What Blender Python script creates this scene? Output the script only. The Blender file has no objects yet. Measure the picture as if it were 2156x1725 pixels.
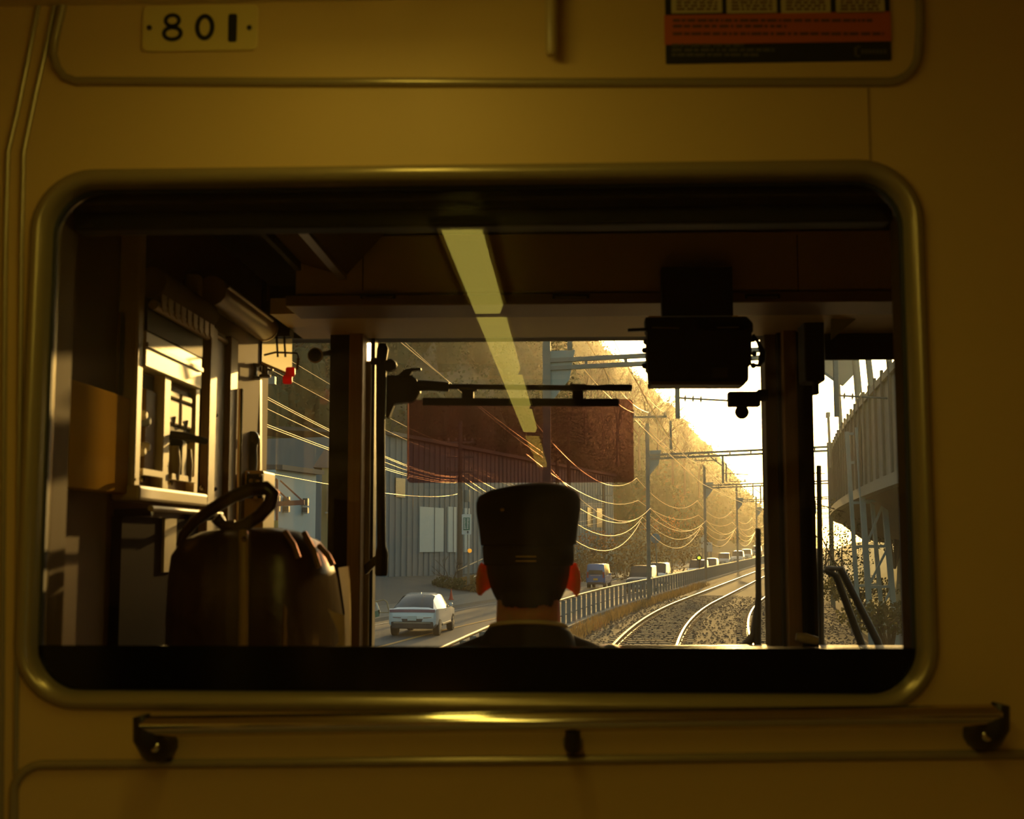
import bpy, bmesh, math, random
from mathutils import Vector, Matrix, Euler, noise
rnd = random.Random(11)
S = bpy.context.scene
COL = S.collection
R = math.radians

# ------------------------------------------------------------------ camera
FPX, IW, IH = 2715.0, 2156.0, 1725.0
CAM = Vector((0.0, 0.0, 2.4))                       # rail head is z = 0
CROT = Euler((R(90 + 5.9), 0.0, R(2.5)))
cd = bpy.data.cameras.new('camera'); cam = bpy.data.objects.new('camera', cd); COL.objects.link(cam)
cam.location = CAM; cam.rotation_euler = CROT
cd.sensor_width = 36.0; cd.lens = 36.0 * FPX / IW; cd.clip_start = 0.05; cd.clip_end = 3000
cd.dof.use_dof = True; cd.dof.focus_distance = 22.0; cd.dof.aperture_fstop = 9.5
S.camera = cam

# ------------------------------------------------------------------ light
SUN_AZ, SUN_EL = R(7.2), R(9.3)                     # right of the train's heading, above the horizon
W = bpy.data.worlds.new('world'); S.world = W; W.use_nodes = True
wn = W.node_tree.nodes; wl = W.node_tree.links
sky = wn.new('ShaderNodeTexSky'); sky.sky_type = 'NISHITA'; sky.sun_disc = False
sky.sun_elevation = SUN_EL; sky.sun_rotation = SUN_AZ
sky.air_density = 1.0; sky.dust_density = 1.6; sky.ozone_density = 1.0
bg = wn['Background']; bg.inputs['Strength'].default_value = 0.30
wl.new(sky.outputs[0], bg.inputs['Color'])
sl = bpy.data.lights.new('sun', 'SUN'); sun = bpy.data.objects.new('sun', sl); COL.objects.link(sun)
sl.energy = 4.0; sl.color = (1.0, 0.63, 0.23); sl.angle = R(0.6)
sdir = Vector((math.sin(SUN_AZ) * math.cos(SUN_EL), math.cos(SUN_AZ) * math.cos(SUN_EL), math.sin(SUN_EL)))
sun.rotation_euler = sdir.to_track_quat('Z', 'Y').to_euler(); sun.location = (20, 60, 40)
vs = S.view_settings
vs.view_transform = 'Standard'; vs.look = 'None'; vs.exposure = 0.0; vs.gamma = 1.0; vs.use_curve_mapping = False
cy = S.cycles
cy.max_bounces = 8; cy.diffuse_bounces = 4; cy.glossy_bounces = 4; cy.transmission_bounces = 6
cy.transparent_max_bounces = 24; cy.volume_bounces = 0; cy.sample_clamp_indirect = 4.0; cy.caustics_reflective = False; cy.caustics_refractive = False

# ------------------------------------------------------------------ pixel to place (design helper: real distances)
CM = CROT.to_matrix()
def ray(px, py): return CM @ Vector(((px - IW / 2) / FPX, -(py - IH / 2) / FPX, -1.0))
def P(px, py, Y):
    r = ray(px, py); return CAM + r * ((Y - CAM.y) / r.y)
def PZ(px, py, z):
    r = ray(px, py); return CAM + r * ((z - CAM.z) / r.z)
def PX(px, py, x):
    r = ray(px, py); return CAM + r * ((x - CAM.x) / r.x)

# ------------------------------------------------------------------ materials
MATS = {}
def mat(name, col, rough=0.6, metal=0.0, spec=0.5, var=0.08, scale=6.0, bump=0.0, bscale=60.0, stretch=None, emit=None, estr=0.0, coat=0.0, sss=0.0, trans=0.0):
    if name in MATS: return MATS[name]
    m = bpy.data.materials.new(name); m.use_nodes = True
    n, l = m.node_tree.nodes, m.node_tree.links
    b = n['Principled BSDF']
    b.inputs['Roughness'].default_value = rough; b.inputs['Metallic'].default_value = metal
    b.inputs['Specular IOR Level'].default_value = spec; b.inputs['Coat Weight'].default_value = coat
    tc = n.new('ShaderNodeTexCoord'); mp = n.new('ShaderNodeMapping'); l.new(tc.outputs['Object'], mp.inputs['Vector'])
    if stretch: mp.inputs['Scale'].default_value = stretch
    nz = n.new('ShaderNodeTexNoise'); nz.inputs['Scale'].default_value = scale; nz.inputs['Detail'].default_value = 5
    l.new(mp.outputs[0], nz.inputs['Vector'])
    mx = n.new('ShaderNodeMix'); mx.data_type = 'RGBA'
    lo = [max(0.0, c * (1 - var)) for c in col[:3]]; hi = [min(1.0, c * (1 + var)) for c in col[:3]]
    mx.inputs['A'].default_value = (*lo, 1); mx.inputs['B'].default_value = (*hi, 1)
    l.new(nz.outputs['Fac'], mx.inputs['Factor']); l.new(mx.outputs['Result'], b.inputs['Base Color'])
    if bump:
        nb = n.new('ShaderNodeTexNoise'); nb.inputs['Scale'].default_value = bscale; nb.inputs['Detail'].default_value = 4
        l.new(mp.outputs[0], nb.inputs['Vector'])
        bp = n.new('ShaderNodeBump'); bp.inputs['Strength'].default_value = bump; bp.inputs['Distance'].default_value = 0.01
        l.new(nb.outputs['Fac'], bp.inputs['Height']); l.new(bp.outputs[0], b.inputs['Normal'])
    if emit:
        b.inputs['Emission Color'].default_value = (*emit, 1); b.inputs['Emission Strength'].default_value = estr
    if sss:
        b.inputs['Subsurface Weight'].default_value = 1.0; b.inputs['Subsurface Radius'].default_value = (1.0, 0.14, 0.06); b.inputs['Subsurface Scale'].default_value = sss
    if trans:
        tr = n.new('ShaderNodeBsdfTranslucent'); l.new(mx.outputs['Result'], tr.inputs['Color'])
        ms = n.new('ShaderNodeMixShader'); ms.inputs[0].default_value = trans
        l.new(b.outputs[0], ms.inputs[1]); l.new(tr.outputs[0], ms.inputs[2]); l.new(ms.outputs[0], n['Material Output'].inputs['Surface'])
    MATS[name] = m; return m

def glass(name, tint=(1, 1, 1), refl=1.0, rough=0.0, dust=0.0, streak=(9.0, 9.0, 0.6), dustcol=(1, 0.93, 0.8)):
    """clear pane: see-through, Fresnel reflection, a film of streaky dust that scatters light through it"""
    if name in MATS: return MATS[name]
    m = bpy.data.materials.new(name); m.use_nodes = True
    n, l = m.node_tree.nodes, m.node_tree.links; n.remove(n['Principled BSDF'])
    t = n.new('ShaderNodeBsdfTransparent'); t.inputs[0].default_value = (*tint, 1)
    g = n.new('ShaderNodeBsdfGlossy'); g.inputs['Roughness'].default_value = rough
    fr = n.new('ShaderNodeFresnel'); fr.inputs[0].default_value = 1.5
    ml = n.new('ShaderNodeMath'); ml.operation = 'MULTIPLY'; ml.inputs[1].default_value = refl; l.new(fr.outputs[0], ml.inputs[0])
    a = n.new('ShaderNodeMixShader'); l.new(ml.outputs[0], a.inputs[0]); l.new(t.outputs[0], a.inputs[1]); l.new(g.outputs[0], a.inputs[2])
    out = a
    if dust:
        tc = n.new('ShaderNodeTexCoord'); mp = n.new('ShaderNodeMapping'); mp.inputs['Scale'].default_value = streak; l.new(tc.outputs['Object'], mp.inputs['Vector'])
        nz = n.new('ShaderNodeTexNoise'); nz.inputs['Scale'].default_value = 4.0; nz.inputs['Detail'].default_value = 6; nz.inputs['Roughness'].default_value = 0.65; l.new(mp.outputs[0], nz.inputs['Vector'])
        mr = n.new('ShaderNodeMapRange'); mr.inputs['From Min'].default_value = 0.3; mr.inputs['From Max'].default_value = 0.8; mr.inputs['To Min'].default_value = dust * 0.35; mr.inputs['To Max'].default_value = dust * 2.0
        l.new(nz.outputs['Fac'], mr.inputs['Value'])
        tl = n.new('ShaderNodeBsdfTranslucent'); tl.inputs[0].default_value = (*dustcol, 1)
        c = n.new('ShaderNodeMixShader'); l.new(mr.outputs[0], c.inputs[0]); l.new(a.outputs[0], c.inputs[1]); l.new(tl.outputs[0], c.inputs[2]); out = c
    l.new(out.outputs[0], n['Material Output'].inputs['Surface'])
    MATS[name] = m; return m

# ------------------------------------------------------------------ mesh builder
ORG = {}
class MB:
    def __init__(s): s.v = []; s.f = []
    def add(s, vs_, fs):
        o = len(s.v); s.v += [tuple(p) for p in vs_]; s.f += [tuple(i + o for i in f) for f in fs]; return s
    def box(s, x0, x1, y0, y1, z0, z1):
        return s.add([(x0,y0,z0),(x1,y0,z0),(x1,y1,z0),(x0,y1,z0),(x0,y0,z1),(x1,y0,z1),(x1,y1,z1),(x0,y1,z1)],
                     [(0,3,2,1),(4,5,6,7),(0,1,5,4),(1,2,6,5),(2,3,7,6),(3,0,4,7)])
    def bar(s, a, b, w, h, up=(0, 0, 1)):
        a, b = Vector(a), Vector(b); d = (b - a).normalized(); u = Vector(up)
        if abs(d.dot(u)) > 0.98: u = Vector((0, 1, 0))
        x = d.cross(u).normalized(); u = x.cross(d).normalized(); q = []
        for p in (a, b):
            for sx, su in ((-1,-1),(1,-1),(1,1),(-1,1)): q.append(p + x * (sx * w / 2) + u * (su * h / 2))
        return s.add(q, [(0,1,2,3),(7,6,5,4),(0,4,5,1),(1,5,6,2),(2,6,7,3),(3,7,4,0)])
    def tube(s, pts, r, seg=8, cap=True):
        pts = [Vector(p) for p in pts]; n = len(pts); rs = r if isinstance(r, (list, tuple)) else [r] * n
        vs_ = []; pu = None
        for i, p in enumerate(pts):
            d = (pts[min(i + 1, n - 1)] - pts[max(i - 1, 0)]).normalized()
            if pu is None:
                u = Vector((0, 0, 1)) if abs(d.z) < 0.9 else Vector((1, 0, 0))
            else: u = pu
            x = d.cross(u).normalized(); u = x.cross(d).normalized(); pu = u
            for k in range(seg):
                a = 2 * math.pi * k / seg; vs_.append(p + x * (math.cos(a) * rs[i]) + u * (math.sin(a) * rs[i]))
        fs = [(i*seg+k, i*seg+(k+1)%seg, (i+1)*seg+(k+1)%seg, (i+1)*seg+k) for i in range(n-1) for k in range(seg)]
        if cap: fs += [tuple(range(seg-1, -1, -1)), tuple((n-1)*seg+k for k in range(seg))]
        return s.add(vs_, fs)
    def prism(s, poly, d):
        poly = [Vector(p) for p in poly]; d = Vector(d); n = len(poly)
        return s.add(poly + [p + d for p in poly], [tuple(range(n-1,-1,-1)), tuple(range(n,2*n))] + [(i,(i+1)%n,n+(i+1)%n,n+i) for i in range(n)])
    def lathe(s, prof, seg, c, ax=(0, 0, 1), sx=1.0, sy=1.0):
        c = Vector(c); az = Vector(ax).normalized(); u = Vector((1, 0, 0)) if abs(az.x) < 0.9 else Vector((0, 1, 0))
        y = az.cross(u).normalized(); x = y.cross(az).normalized(); vs_ = []
        for r_, h in prof:
            for k in range(seg):
                a = 2*math.pi*k/seg; vs_.append(c + az*h + x*(r_*sx*math.cos(a)) + y*(r_*sy*math.sin(a)))
        n = len(prof)
        return s.add(vs_, [(i*seg+k,i*seg+(k+1)%seg,(i+1)*seg+(k+1)%seg,(i+1)*seg+k) for i in range(n-1) for k in range(seg)] + [tuple(range(seg-1,-1,-1)), tuple((n-1)*seg+k for k in range(seg))])
    def ball(s, c, rx, ry=None, rz=None, seg=12, rings=8, rot=None):
        ry = rx if ry is None else ry; rz = rx if rz is None else rz; c = Vector(c); vs_ = []
        for i in range(1, rings):
            t = math.pi*i/rings
            for k in range(seg):
                a = 2*math.pi*k/seg; p = Vector((rx*math.sin(t)*math.cos(a), ry*math.sin(t)*math.sin(a), rz*math.cos(t))); vs_.append(c + (rot @ p if rot else p))
        t0 = Vector((0,0,rz)); b0 = Vector((0,0,-rz)); vs_ += [c + (rot @ t0 if rot else t0), c + (rot @ b0 if rot else b0)]
        T = (rings-1)*seg; fs = [(i*seg+k,(i+1)*seg+k,(i+1)*seg+(k+1)%seg,i*seg+(k+1)%seg) for i in range(rings-2) for k in range(seg)]
        fs += [(T,k,(k+1)%seg) for k in range(seg)] + [(T+1,(rings-2)*seg+(k+1)%seg,(rings-2)*seg+k) for k in range(seg)]
        return s.add(vs_, fs)
    def sweep(s, loop, prof, y0, closed=True):
        """loop: (x,z,nx,nz) in a wall plane; prof: (outward, y) cross-section"""
        n, m = len(loop), len(prof); vs_ = [(x+nx*o, y0+y, z+nz*o) for x,z,nx,nz in loop for o,y in prof]
        return s.add(vs_, [(i*m+j, ((i+1)%n)*m+j, ((i+1)%n)*m+j+1, i*m+j+1) for i in range(n if closed else n-1) for j in range(m-1)])
    def mesh(s, name, org=(0, 0, 0), smooth=0):
        me = bpy.data.meshes.new(name); o = Vector(org)
        me.from_pydata([(p[0]-o.x, p[1]-o.y, p[2]-o.z) for p in s.v], [], s.f)
        bm = bmesh.new(); bm.from_mesh(me); bmesh.ops.recalc_face_normals(bm, faces=bm.faces); bm.to_mesh(me); bm.free()
        if smooth:
            me.polygons.foreach_set('use_smooth', [True]*len(me.polygons)); me.set_sharp_from_angle(angle=R(smooth))
        return me
    def build(s, name, m, parent=None, smooth=0, bevel=0.0, local=False):
        org = ORG.get(parent.name, (0,0,0)) if parent is not None and not local else (0,0,0)
        o = bpy.data.objects.new(name, s.mesh(name, org, smooth)); COL.objects.link(o)
        if m is not None: o.data.materials.append(m)
        if parent is not None:
            o.parent = parent; ORG[o.name] = ORG.get(parent.name, (0,0,0))
        if bevel:
            b = o.modifiers.new('bevel', 'BEVEL'); b.width = bevel; b.segments = 2; b.limit_method = 'ANGLE'; b.angle_limit = R(40)
        return o

def tag(o, label=None, cat=None, group=None, kind=None):
    if label: o['label'] = label
    if cat: o['category'] = cat
    if group: o['group'] = group
    if kind: o['kind'] = kind
    return o
def thing(name, label, cat, loc=(0,0,0), group=None, rz=0.0):
    o = bpy.data.objects.new(name, None); COL.objects.link(o); o.location = loc; o.rotation_euler = (0,0,rz); o.empty_display_size = 0.1
    ORG[o.name] = tuple(loc); return tag(o, label, cat, group)
def struct(name, label=None, loc=(0,0,0)):
    o = bpy.data.objects.new(name, None); COL.objects.link(o); o.location = loc; ORG[o.name] = tuple(loc); return tag(o, label, None, None, 'structure')
def inst(name, me, parent, loc, rz=0.0, scale=None):
    o = bpy.data.objects.new(name, me); COL.objects.link(o); o.location = loc; o.rotation_euler = (0,0,rz)
    if scale: o.scale = scale
    if parent is not None: o.parent = parent
    return o
def rrect(x0, x1, z0, z1, r, n=8):
    """rounded rectangle as (x, z, nx, nz)"""
    out = []
    for cx, cz, a0 in ((x1-r,z0+r,-90),(x1-r,z1-r,0),(x0+r,z1-r,90),(x0+r,z0+r,180)):
        for k in range(n+1):
            a = R(a0 + 90*k/n); out.append((cx+r*math.cos(a), cz+r*math.sin(a), math.cos(a), math.sin(a)))
    return out
def ringwall(mb, loop, X0, X1, Z0, Z1, y0, y1):
    """slab X0..X1 x Z0..Z1 between y0 and y1 with a hole of the shape of loop"""
    xs = [p[0] for p in loop]; zs = [p[1] for p in loop]; cx, cz = (min(xs)+max(xs))/2, (min(zs)+max(zs))/2
    n = len(loop); q = n // 4; outer = []
    hx, hz = (max(xs)-min(xs))/2, (max(zs)-min(zs))/2
    for (x, z, _, _) in loop:
        u, w = (x-cx)/hx, (z-cz)/hz; k = 1/max(abs(u), abs(w)); u *= k; w *= k
        outer.append((X0 + (u+1)/2*(X1-X0), Z0 + (w+1)/2*(Z1-Z0)))
    vs_ = []
    for (x, z, _, _), (ox, oz) in zip(loop, outer): vs_ += [(x,y0,z),(ox,y0,oz),(x,y1,z),(ox,y1,oz)]
    fs = []
    for i in range(n):
        a, b = i*4, ((i+1)%n)*4
        fs += [(a,b,b+1,a+1),(a+2,a+3,b+3,b+2),(a,a+2,b+2,b),(a+1,b+1,b+3,a+3)]
    return mb.add(vs_, fs)
def platexz(mb, loop, y0, y1):
    return mb.prism([(p[0], y0, p[1]) for p in loop], (0, y1-y0, 0))
# ================================================================== TRAIN: passenger side of the partition
M_wall = mat('cream_enamel', (0.60, 0.40, 0.14), rough=0.55, spec=0.3, var=0.05, scale=2.5, bump=0.02, bscale=220)
M_trim = mat('polished_beading', (0.36, 0.28, 0.14), rough=0.25, metal=0.4, var=0.06, scale=8)
M_chrome = mat('chrome_tube', (0.62, 0.55, 0.42), rough=0.10, metal=1.0, var=0.04)
M_dark = mat('dark_bracket', (0.035, 0.025, 0.015), rough=0.35, metal=0.3, var=0.2)
M_black = mat('matt_black', (0.010, 0.008, 0.006), rough=0.55, var=0.2)
M_gasket = mat('black_rubber', (0.02, 0.017, 0.012), rough=0.6)
DW = 1.60                                          # partition wall plane
hx0 = (P(92,378,DW).x + P(65,1466,DW).x)/2; hx1 = (P(1912,378,DW).x + P(1945,1466,DW).x)/2
hz1 = P(1000,378,DW).z; hz0 = P(1000,1466,DW).z
loop = rrect(hx0, hx1, hz0, hz1, 0.062, 10)
FL, CE, WL, WR, BACK = 0.90, 3.10, -1.05, 1.35, -6.0
w = tag(ringwall(MB(), [(x+nx*.012, z+nz*.012, nx, nz) for x,z,nx,nz in loop], -1.25, 1.55, 0.7, 3.3, DW, DW+.05).build('wall_front', M_wall), 'cream enamelled partition wall around the cab window', kind='structure')
# seam above the window, joints as thin recessed strips
MB().box(P(1828,180,DW).x-.0012, P(1828,180,DW).x+.0012, DW-.0006, DW+.002, P(1828,343,DW).z, P(1828,186,DW).z).build('panel_seam', mat('seam_brown',(.3,.19,.06),rough=.6), w)
win = struct('window_1', 'wide round-cornered window in the partition to the driver cab')
MB().sweep(loop, [(-.002,.045),(-.002,.004),(.001,-.003),(.008,-.008),(.014,-.007),(.019,-.003),(.020,.004)], DW).build('window_frame', M_trim, win, smooth=50)
MB().sweep(loop, [(-.006,.030),(-.006,.022),(.002,.020)], DW).build('gasket', M_gasket, win, smooth=50)
G_part = glass('partition_glass', (0.96, 0.95, 0.88), refl=0.55, dust=0.0020, streak=(2,2,1.5))
platexz(MB(), [(x-nx*.003, z-nz*.003,0,0) for x,z,nx,nz in loop], DW+.026, DW+.0265).build('pane', G_part, win)
# deep reveal on the cab side
M_reveal = mat('reveal_paint', (0.15, 0.085, 0.025), rough=0.7, spec=.1)
xl, xr = P(150,900,1.72).x, P(1884,900,1.72).x
zt, zt2 = P(1000,440,1.70).z, P(1000,490,1.74).z
fr = MB(); fr.box(-1.0, xl, 1.655, 1.72, .9, 3.1); fr.box(xr, 1.2, 1.655, 1.72, .9, 3.1)
fr.build('reveal_jamb', M_reveal, win, bevel=.006)
MB().box(-1.0, 1.2, 1.655, 1.70, zt, 3.1).build('reveal_head', mat('reveal_olive', (0.05,0.042,0.018), rough=.5), win, bevel=.004)
MB().box(xl, xr, 1.70, 1.74, zt2, 3.1).build('blind_pelmet', M_black, win, bevel=.004)
zb = P(1000,1362,DW+.02).z
rb = tag(MB().box(hx0+.004, hx1-.004, DW+.019, DW+.024, hz0+.004, zb).build('back_board', mat('black_gloss',(.004,.0035,.003),rough=.12,spec=.35)), 'matt black board closing the lower edge of the cab window', 'board')
# beadings on the wall
def wallpath(pix, y=DW-.001): return [P(a, b, DW) * 1.0 + Vector((0, y-DW, 0)) for a, b in pix]
def arc(cx, cy, r, a0, a1, n=8): return [(cx + r*math.cos(R(a0+(a1-a0)*k/n)), cy + r*math.sin(R(a0+(a1-a0)*k/n))) for k in range(n+1)]
up = [(146,-60),(128,30)] + [(115,85),(112,115),(120,143),(136,163),(160,172)] + [(600,174),(1200,175),(1850,174)] + arc(1868,108,66,88,5) + [(1937,60),(1935,-60)]
tag(MB().tube(wallpath(up), .0062, 10).build('trim_1', M_trim, smooth=60), 'rounded metal beading around the upper wall panel', kind='structure')
lowp = [(28,1790),(30,1700)] + arc(92,1672,62,180,270) + [(600,1606),(1200,1600),(1700,1593),(2250,1587)]
tag(MB().tube(wallpath(lowp), .0062, 10).build('trim_2', M_trim, smooth=60), 'long metal beading along the lower wall panel', kind='structure')
s = struct('trim_3', 'sloping double beading at the left edge of the partition')
MB().tube(wallpath([(95,-60),(83,0),(58,130),(38,230),(17,320),(12,500),(9,900),(5,1400),(2,1790)]), .0036, 8).build('bead', M_trim, s, smooth=60)
MB().tube(wallpath([(130,-60),(117,0),(95,110),(75,200),(50,320),(46,500),(42,900),(36,1400),(32,1790)]), .0036, 8).build('bead', M_trim, s, smooth=60)
# number plate
c0, c1 = P(303,15,DW), P(543,107,DW)
npl = thing('number_plate', 'small cream plate with black numerals 801 high on the wall', 'number plate', (0,DW,c1.z))
M_plate = mat('ivory_plate', (0.66, 0.50, 0.16), rough=.4, var=.04)
M_ink = mat('black_ink', (0.008,0.008,0.008), rough=.45)
platexz(MB(), rrect(c0.x, c1.x, c1.z, c0.z, .008, 5), DW-.004, DW).build('plate', M_plate, npl, bevel=.0012)
def px_w(px): return px * 1.6 / FPX
def digit_ring(mb, cx, cy, rx, ry, wd, seg=28):
    o = P(cx, cy, DW); vs_ = []
    for k in range(seg):
        a = 2*math.pi*k/seg
        for q in (0, 1):
            ex, ez = px_w(rx - q*wd), px_w(ry - q*wd)
            for y in (DW-.0046, DW-.0036): vs_.append((o.x+ex*math.cos(a), y, o.z+ez*math.sin(a)))
    fs = []
    for k in range(seg):
        a, b = k*4, ((k+1)%seg)*4; fs += [(a,b,b+2,a+2),(a+1,a+3,b+3,b+1),(a,a+1,b+1,b),(a+2,b+2,b+3,a+3)]
    mb.add(vs_, fs)
d = MB(); digit_ring(d, 365, 46, 19.5, 17, 9); digit_ring(d, 365, 73, 23.5, 18.5, 9.5); d.build('numeral_eight', M_ink, npl)
d = MB(); digit_ring(d, 433, 60, 22, 30.5, 10.5); d.build('numeral_zero', M_ink, npl)
a, b = P(483,32,DW), P(500,91,DW); d = MB(); platexz(d, rrect(a.x,b.x,b.z,a.z,.003,4), DW-.0046, DW-.0036); d.build('numeral_one', M_ink, npl)
for sx in (317, 527):
    q = P(sx, 61, DW); MB().lathe([(.0035,0),(.0035,.0012),(.002,.002)], 10, (q.x, DW-.004, q.z), (0,-1,0)).build('screw', M_dark, npl, smooth=40)
# notice poster
po = thing('notice_poster', 'printed notice with orange and black bands at the top right', 'poster', (0,DW,P(1600,130,DW).z))
def wallrect(mb, x0, y0, x1, y1, d0, d1, r=.0):
    a, b = P(x0,y0,DW), P(x1,y1,DW)
    if r: platexz(mb, rrect(a.x,b.x,b.z,a.z,r,4), d0, d1)
    else: mb.box(a.x,b.x,d0,d1,b.z,a.z)
    return mb
M_ppap = mat('poster_black', (0.012,0.010,0.008), rough=.5); M_por = mat('poster_orange', (0.50,0.105,0.012), rough=.5, var=.03); M_pcr = mat('poster_cream', (0.52,0.42,0.22), rough=.5, var=.04)
M_ptx = mat('poster_text', (0.13,0.05,0.02), rough=.5); M_ptg = mat('poster_grey_text', (0.09,0.075,0.045), rough=.5)
wallrect(MB(), 1398,-160,1876,128, DW-.0022, DW, .002).build('sheet', M_ppap, po)
wallrect(MB(), 1398,34,1876,88, DW-.0027, DW-.0022).build('orange_band', M_por, po)
for i, (x0, x1) in enumerate(((1412,1520),(1528,1635),(1642,1748),(1757,1862))):
    pn = wallrect(MB(), x0,-70,x1,28, DW-.0027, DW-.0022).build('picture_panel', M_pcr, po)
    t = MB(); rr = random.Random(i)
    for yy in (-2, 5, 12, 19):
        xx = x0+12
        while xx < x1-14:
            wd = rr.uniform(6, 18); wallrect(t, xx, yy, min(xx+wd,x1-10), yy+4, DW-.0029, DW-.0027); xx += wd+4
    t.build('fine_print', M_ptx, pn)
for yy, xa, xb, mm in ((42,1416,1836,M_ptx),(54,1416,1655,M_ptx),(70,1416,1860,M_ptx),(94,1414,1565,M_ptg),(104,1414,1630,M_ptg),(114,1414,1600,M_ptg)):
    t = MB(); rr = random.Random(yy); xx = xa
    while xx < xb:
        wd = rr.uniform(5, 22); wallrect(t, xx, yy, min(xx+wd,xb), yy+6, DW-.0031, DW-.0026); xx += wd+rr.uniform(2,5)
    t.build('text_line', mm, po)
t = MB(); wallrect(t, 1798,100,1804,120, DW-.0031, DW-.0022); wallrect(t, 1804,98,1810,102, DW-.0031,-.0022+DW); wallrect(t, 1804,118,1810,122, DW-.0031, DW-.0022)
for k in range(7): wallrect(t, 1812+k*8, 106, 1818+k*8, 115, DW-.0031, DW-.0022)
t.build('faded_mark', M_ptg, po)
# rod hanging in front of the upper panel
q = P(1162,128,DW); hr = thing('hanging_rod', 'short pale vertical rod ending above the partition window', 'rod', (q.x,DW-.02,q.z))
MB().tube([(q.x,DW-.018,q.z),(q.x,DW-.018,q.z+.006),(q.x,DW-.018,3.1)], [.006,.0085,.0085], 10).build('rod', mat('pale_rod',(0.42,0.30,0.12),rough=.35), hr, smooth=50)
MB().box(q.x-.006,q.x+.006,DW-.018,DW,q.z+.05,q.z+.06).build('wall_clip', M_trim, hr)
# handrail
ha, hb, hm = P(300,1530,DW-.05), P(2105,1506,DW-.05), P(1206,1540,DW-.05)
zr = (ha.z+hb.z)/2
rail = thing('handrail', 'polished metal handrail fixed below the partition window', 'handrail', (0,DW,zr))
MB().tube([(ha.x,DW-.05,ha.z),((ha.x+hb.x)/2,DW-.05,(ha.z+hb.z)/2),(hb.x,DW-.05,hb.z)], .0125, 16).build('tube', M_chrome, rail, smooth=50)
for q, nm in ((ha,'end_bracket'),(hb,'end_bracket')):
    sg = 1 if q.x < 0 else -1; x = q.x + sg*.004
    k = MB(); k.tube([(x-sg*.006,DW-.05,q.z+.013),(x,DW-.05,q.z-.01),(x+sg*.006,DW-.036,q.z-.026),(x+sg*.006,DW,q.z-.028)], [.010,.016,.018,.019], 12)
    e = k.build(nm, M_dark, rail, smooth=50)
    MB().lathe([(.006,0),(.006,.003),(.003,.004)], 10, (x+sg*.012,DW-.05,q.z-.024), (0,-1,0)).build('bolt', M_chrome, e, smooth=40)
k = MB(); k.tube([(hm.x,DW-.05,zr-.010),(hm.x,DW-.045,zr-.03),(hm.x,DW,zr-.032)], [.009,.010,.012], 10).build('middle_bracket', M_dark, rail, smooth=50)
# rest of the passenger saloon (behind the camera)
M_floor = mat('brown_lino', (0.34,0.28,0.18), rough=.5, bump=.05); M_ceil = mat('cream_ceiling', (0.68,0.55,0.30), rough=.5)
tag(MB().box(WL-.1, WR+.1, BACK, 3.7, FL-.08, FL).build('floor', M_floor), 'dark linoleum floor of the train', kind='structure')
tag(MB().box(WL-.1, WR+.1, BACK, DW, CE, CE+.06).build('ceiling', M_ceil), 'cream ceiling of the passenger saloon', kind='structure')
tag(MB().box(WL-.1, WR+.1, BACK-.06, BACK, FL, CE).build('wall_back', M_wall), 'far end wall of the saloon', kind='structure')
WINY = ((-5.2,-4.0),(-3.7,-2.5),(-2.2,-1.0),(-.7,.35))
G_side = glass('side_glass', (.9,.92,.9))
for nm, x0, x1 in (('wall_left', WL-.06, WL), ('wall_right', WR, WR+.06)):
    m_ = MB(); m_.box(x0,x1,BACK,DW,FL,1.50); m_.box(x0,x1,BACK,DW,2.60,CE); e = BACK
    for a, b in WINY: m_.box(x0,x1,e,a,1.50,2.60); e = b
    m_.box(x0,x1,e,DW,1.50,2.60); tag(m_.build(nm, M_wall), 'side wall of the passenger saloon', kind='structure')
    for i, (a, b) in enumerate(WINY):
        wn_ = 'window_%d' % (10 + i + (4 if x0 > 0 else 0)); tag(MB().box((x0+x1)/2-.002,(x0+x1)/2+.002,a,b,1.50,2.60).build(wn_, G_side), 'saloon side window', kind='structure')
M_lamp = mat('lamp_tube', (.9,.8,.3), emit=(1.0,.80,.14), estr=6.5, var=0); M_fix = mat('lamp_housing', (0.4,.32,.16), rough=.5)
for i, (y0, y1) in enumerate(((.93,1.40),(-.40,.50),(-1.75,-.60),(-3.1,-1.95),(-4.4,-3.3))):  # first one is added, out of sight in the glass, to brighten the wall
    lp = thing('ceiling_lamp', '%s yellow strip lamp on the saloon ceiling counting back from the partition' % ('added first','second','third','fourth','fifth')[i], 'lamp', (-.23,(y0+y1)/2,CE), group='saloon ceiling strip lamps')
    MB().box(-.285,-.175,y0-.02,y1+.02,CE-.02,CE).build('housing', M_fix, lp)
    d = MB(); d.prism([(-.275,y0,CE-.02),(-.265,y0,CE-.045),(-.195,y0,CE-.045),(-.185,y0,CE-.02)], (0,y1-y0,0)); d.build('diffuser', M_lamp, lp)

# ================================================================== TRAIN: driver cab shell
WS = 3.60                                            # windscreen plane
XL, XR = -.85, .98
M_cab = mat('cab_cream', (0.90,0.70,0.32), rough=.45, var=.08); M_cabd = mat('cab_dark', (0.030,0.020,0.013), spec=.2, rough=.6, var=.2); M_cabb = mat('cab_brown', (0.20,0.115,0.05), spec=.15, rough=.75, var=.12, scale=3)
M_steel = mat('brushed_steel', (0.34,0.26,0.15), rough=.35, metal=.6, stretch=(40,40,1)); M_post = mat('post_bronze', (0.40,0.25,0.10), rough=.4, metal=.3, stretch=(30,30,1), var=.25)
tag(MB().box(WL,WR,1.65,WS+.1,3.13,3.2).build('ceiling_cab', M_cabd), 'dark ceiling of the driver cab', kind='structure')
tag(MB().box(XL-.05,XL,1.655,WS,FL,3.13).build('wall_cab_left', M_cabb), 'brown left wall of the driver cab', kind='structure')
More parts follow.
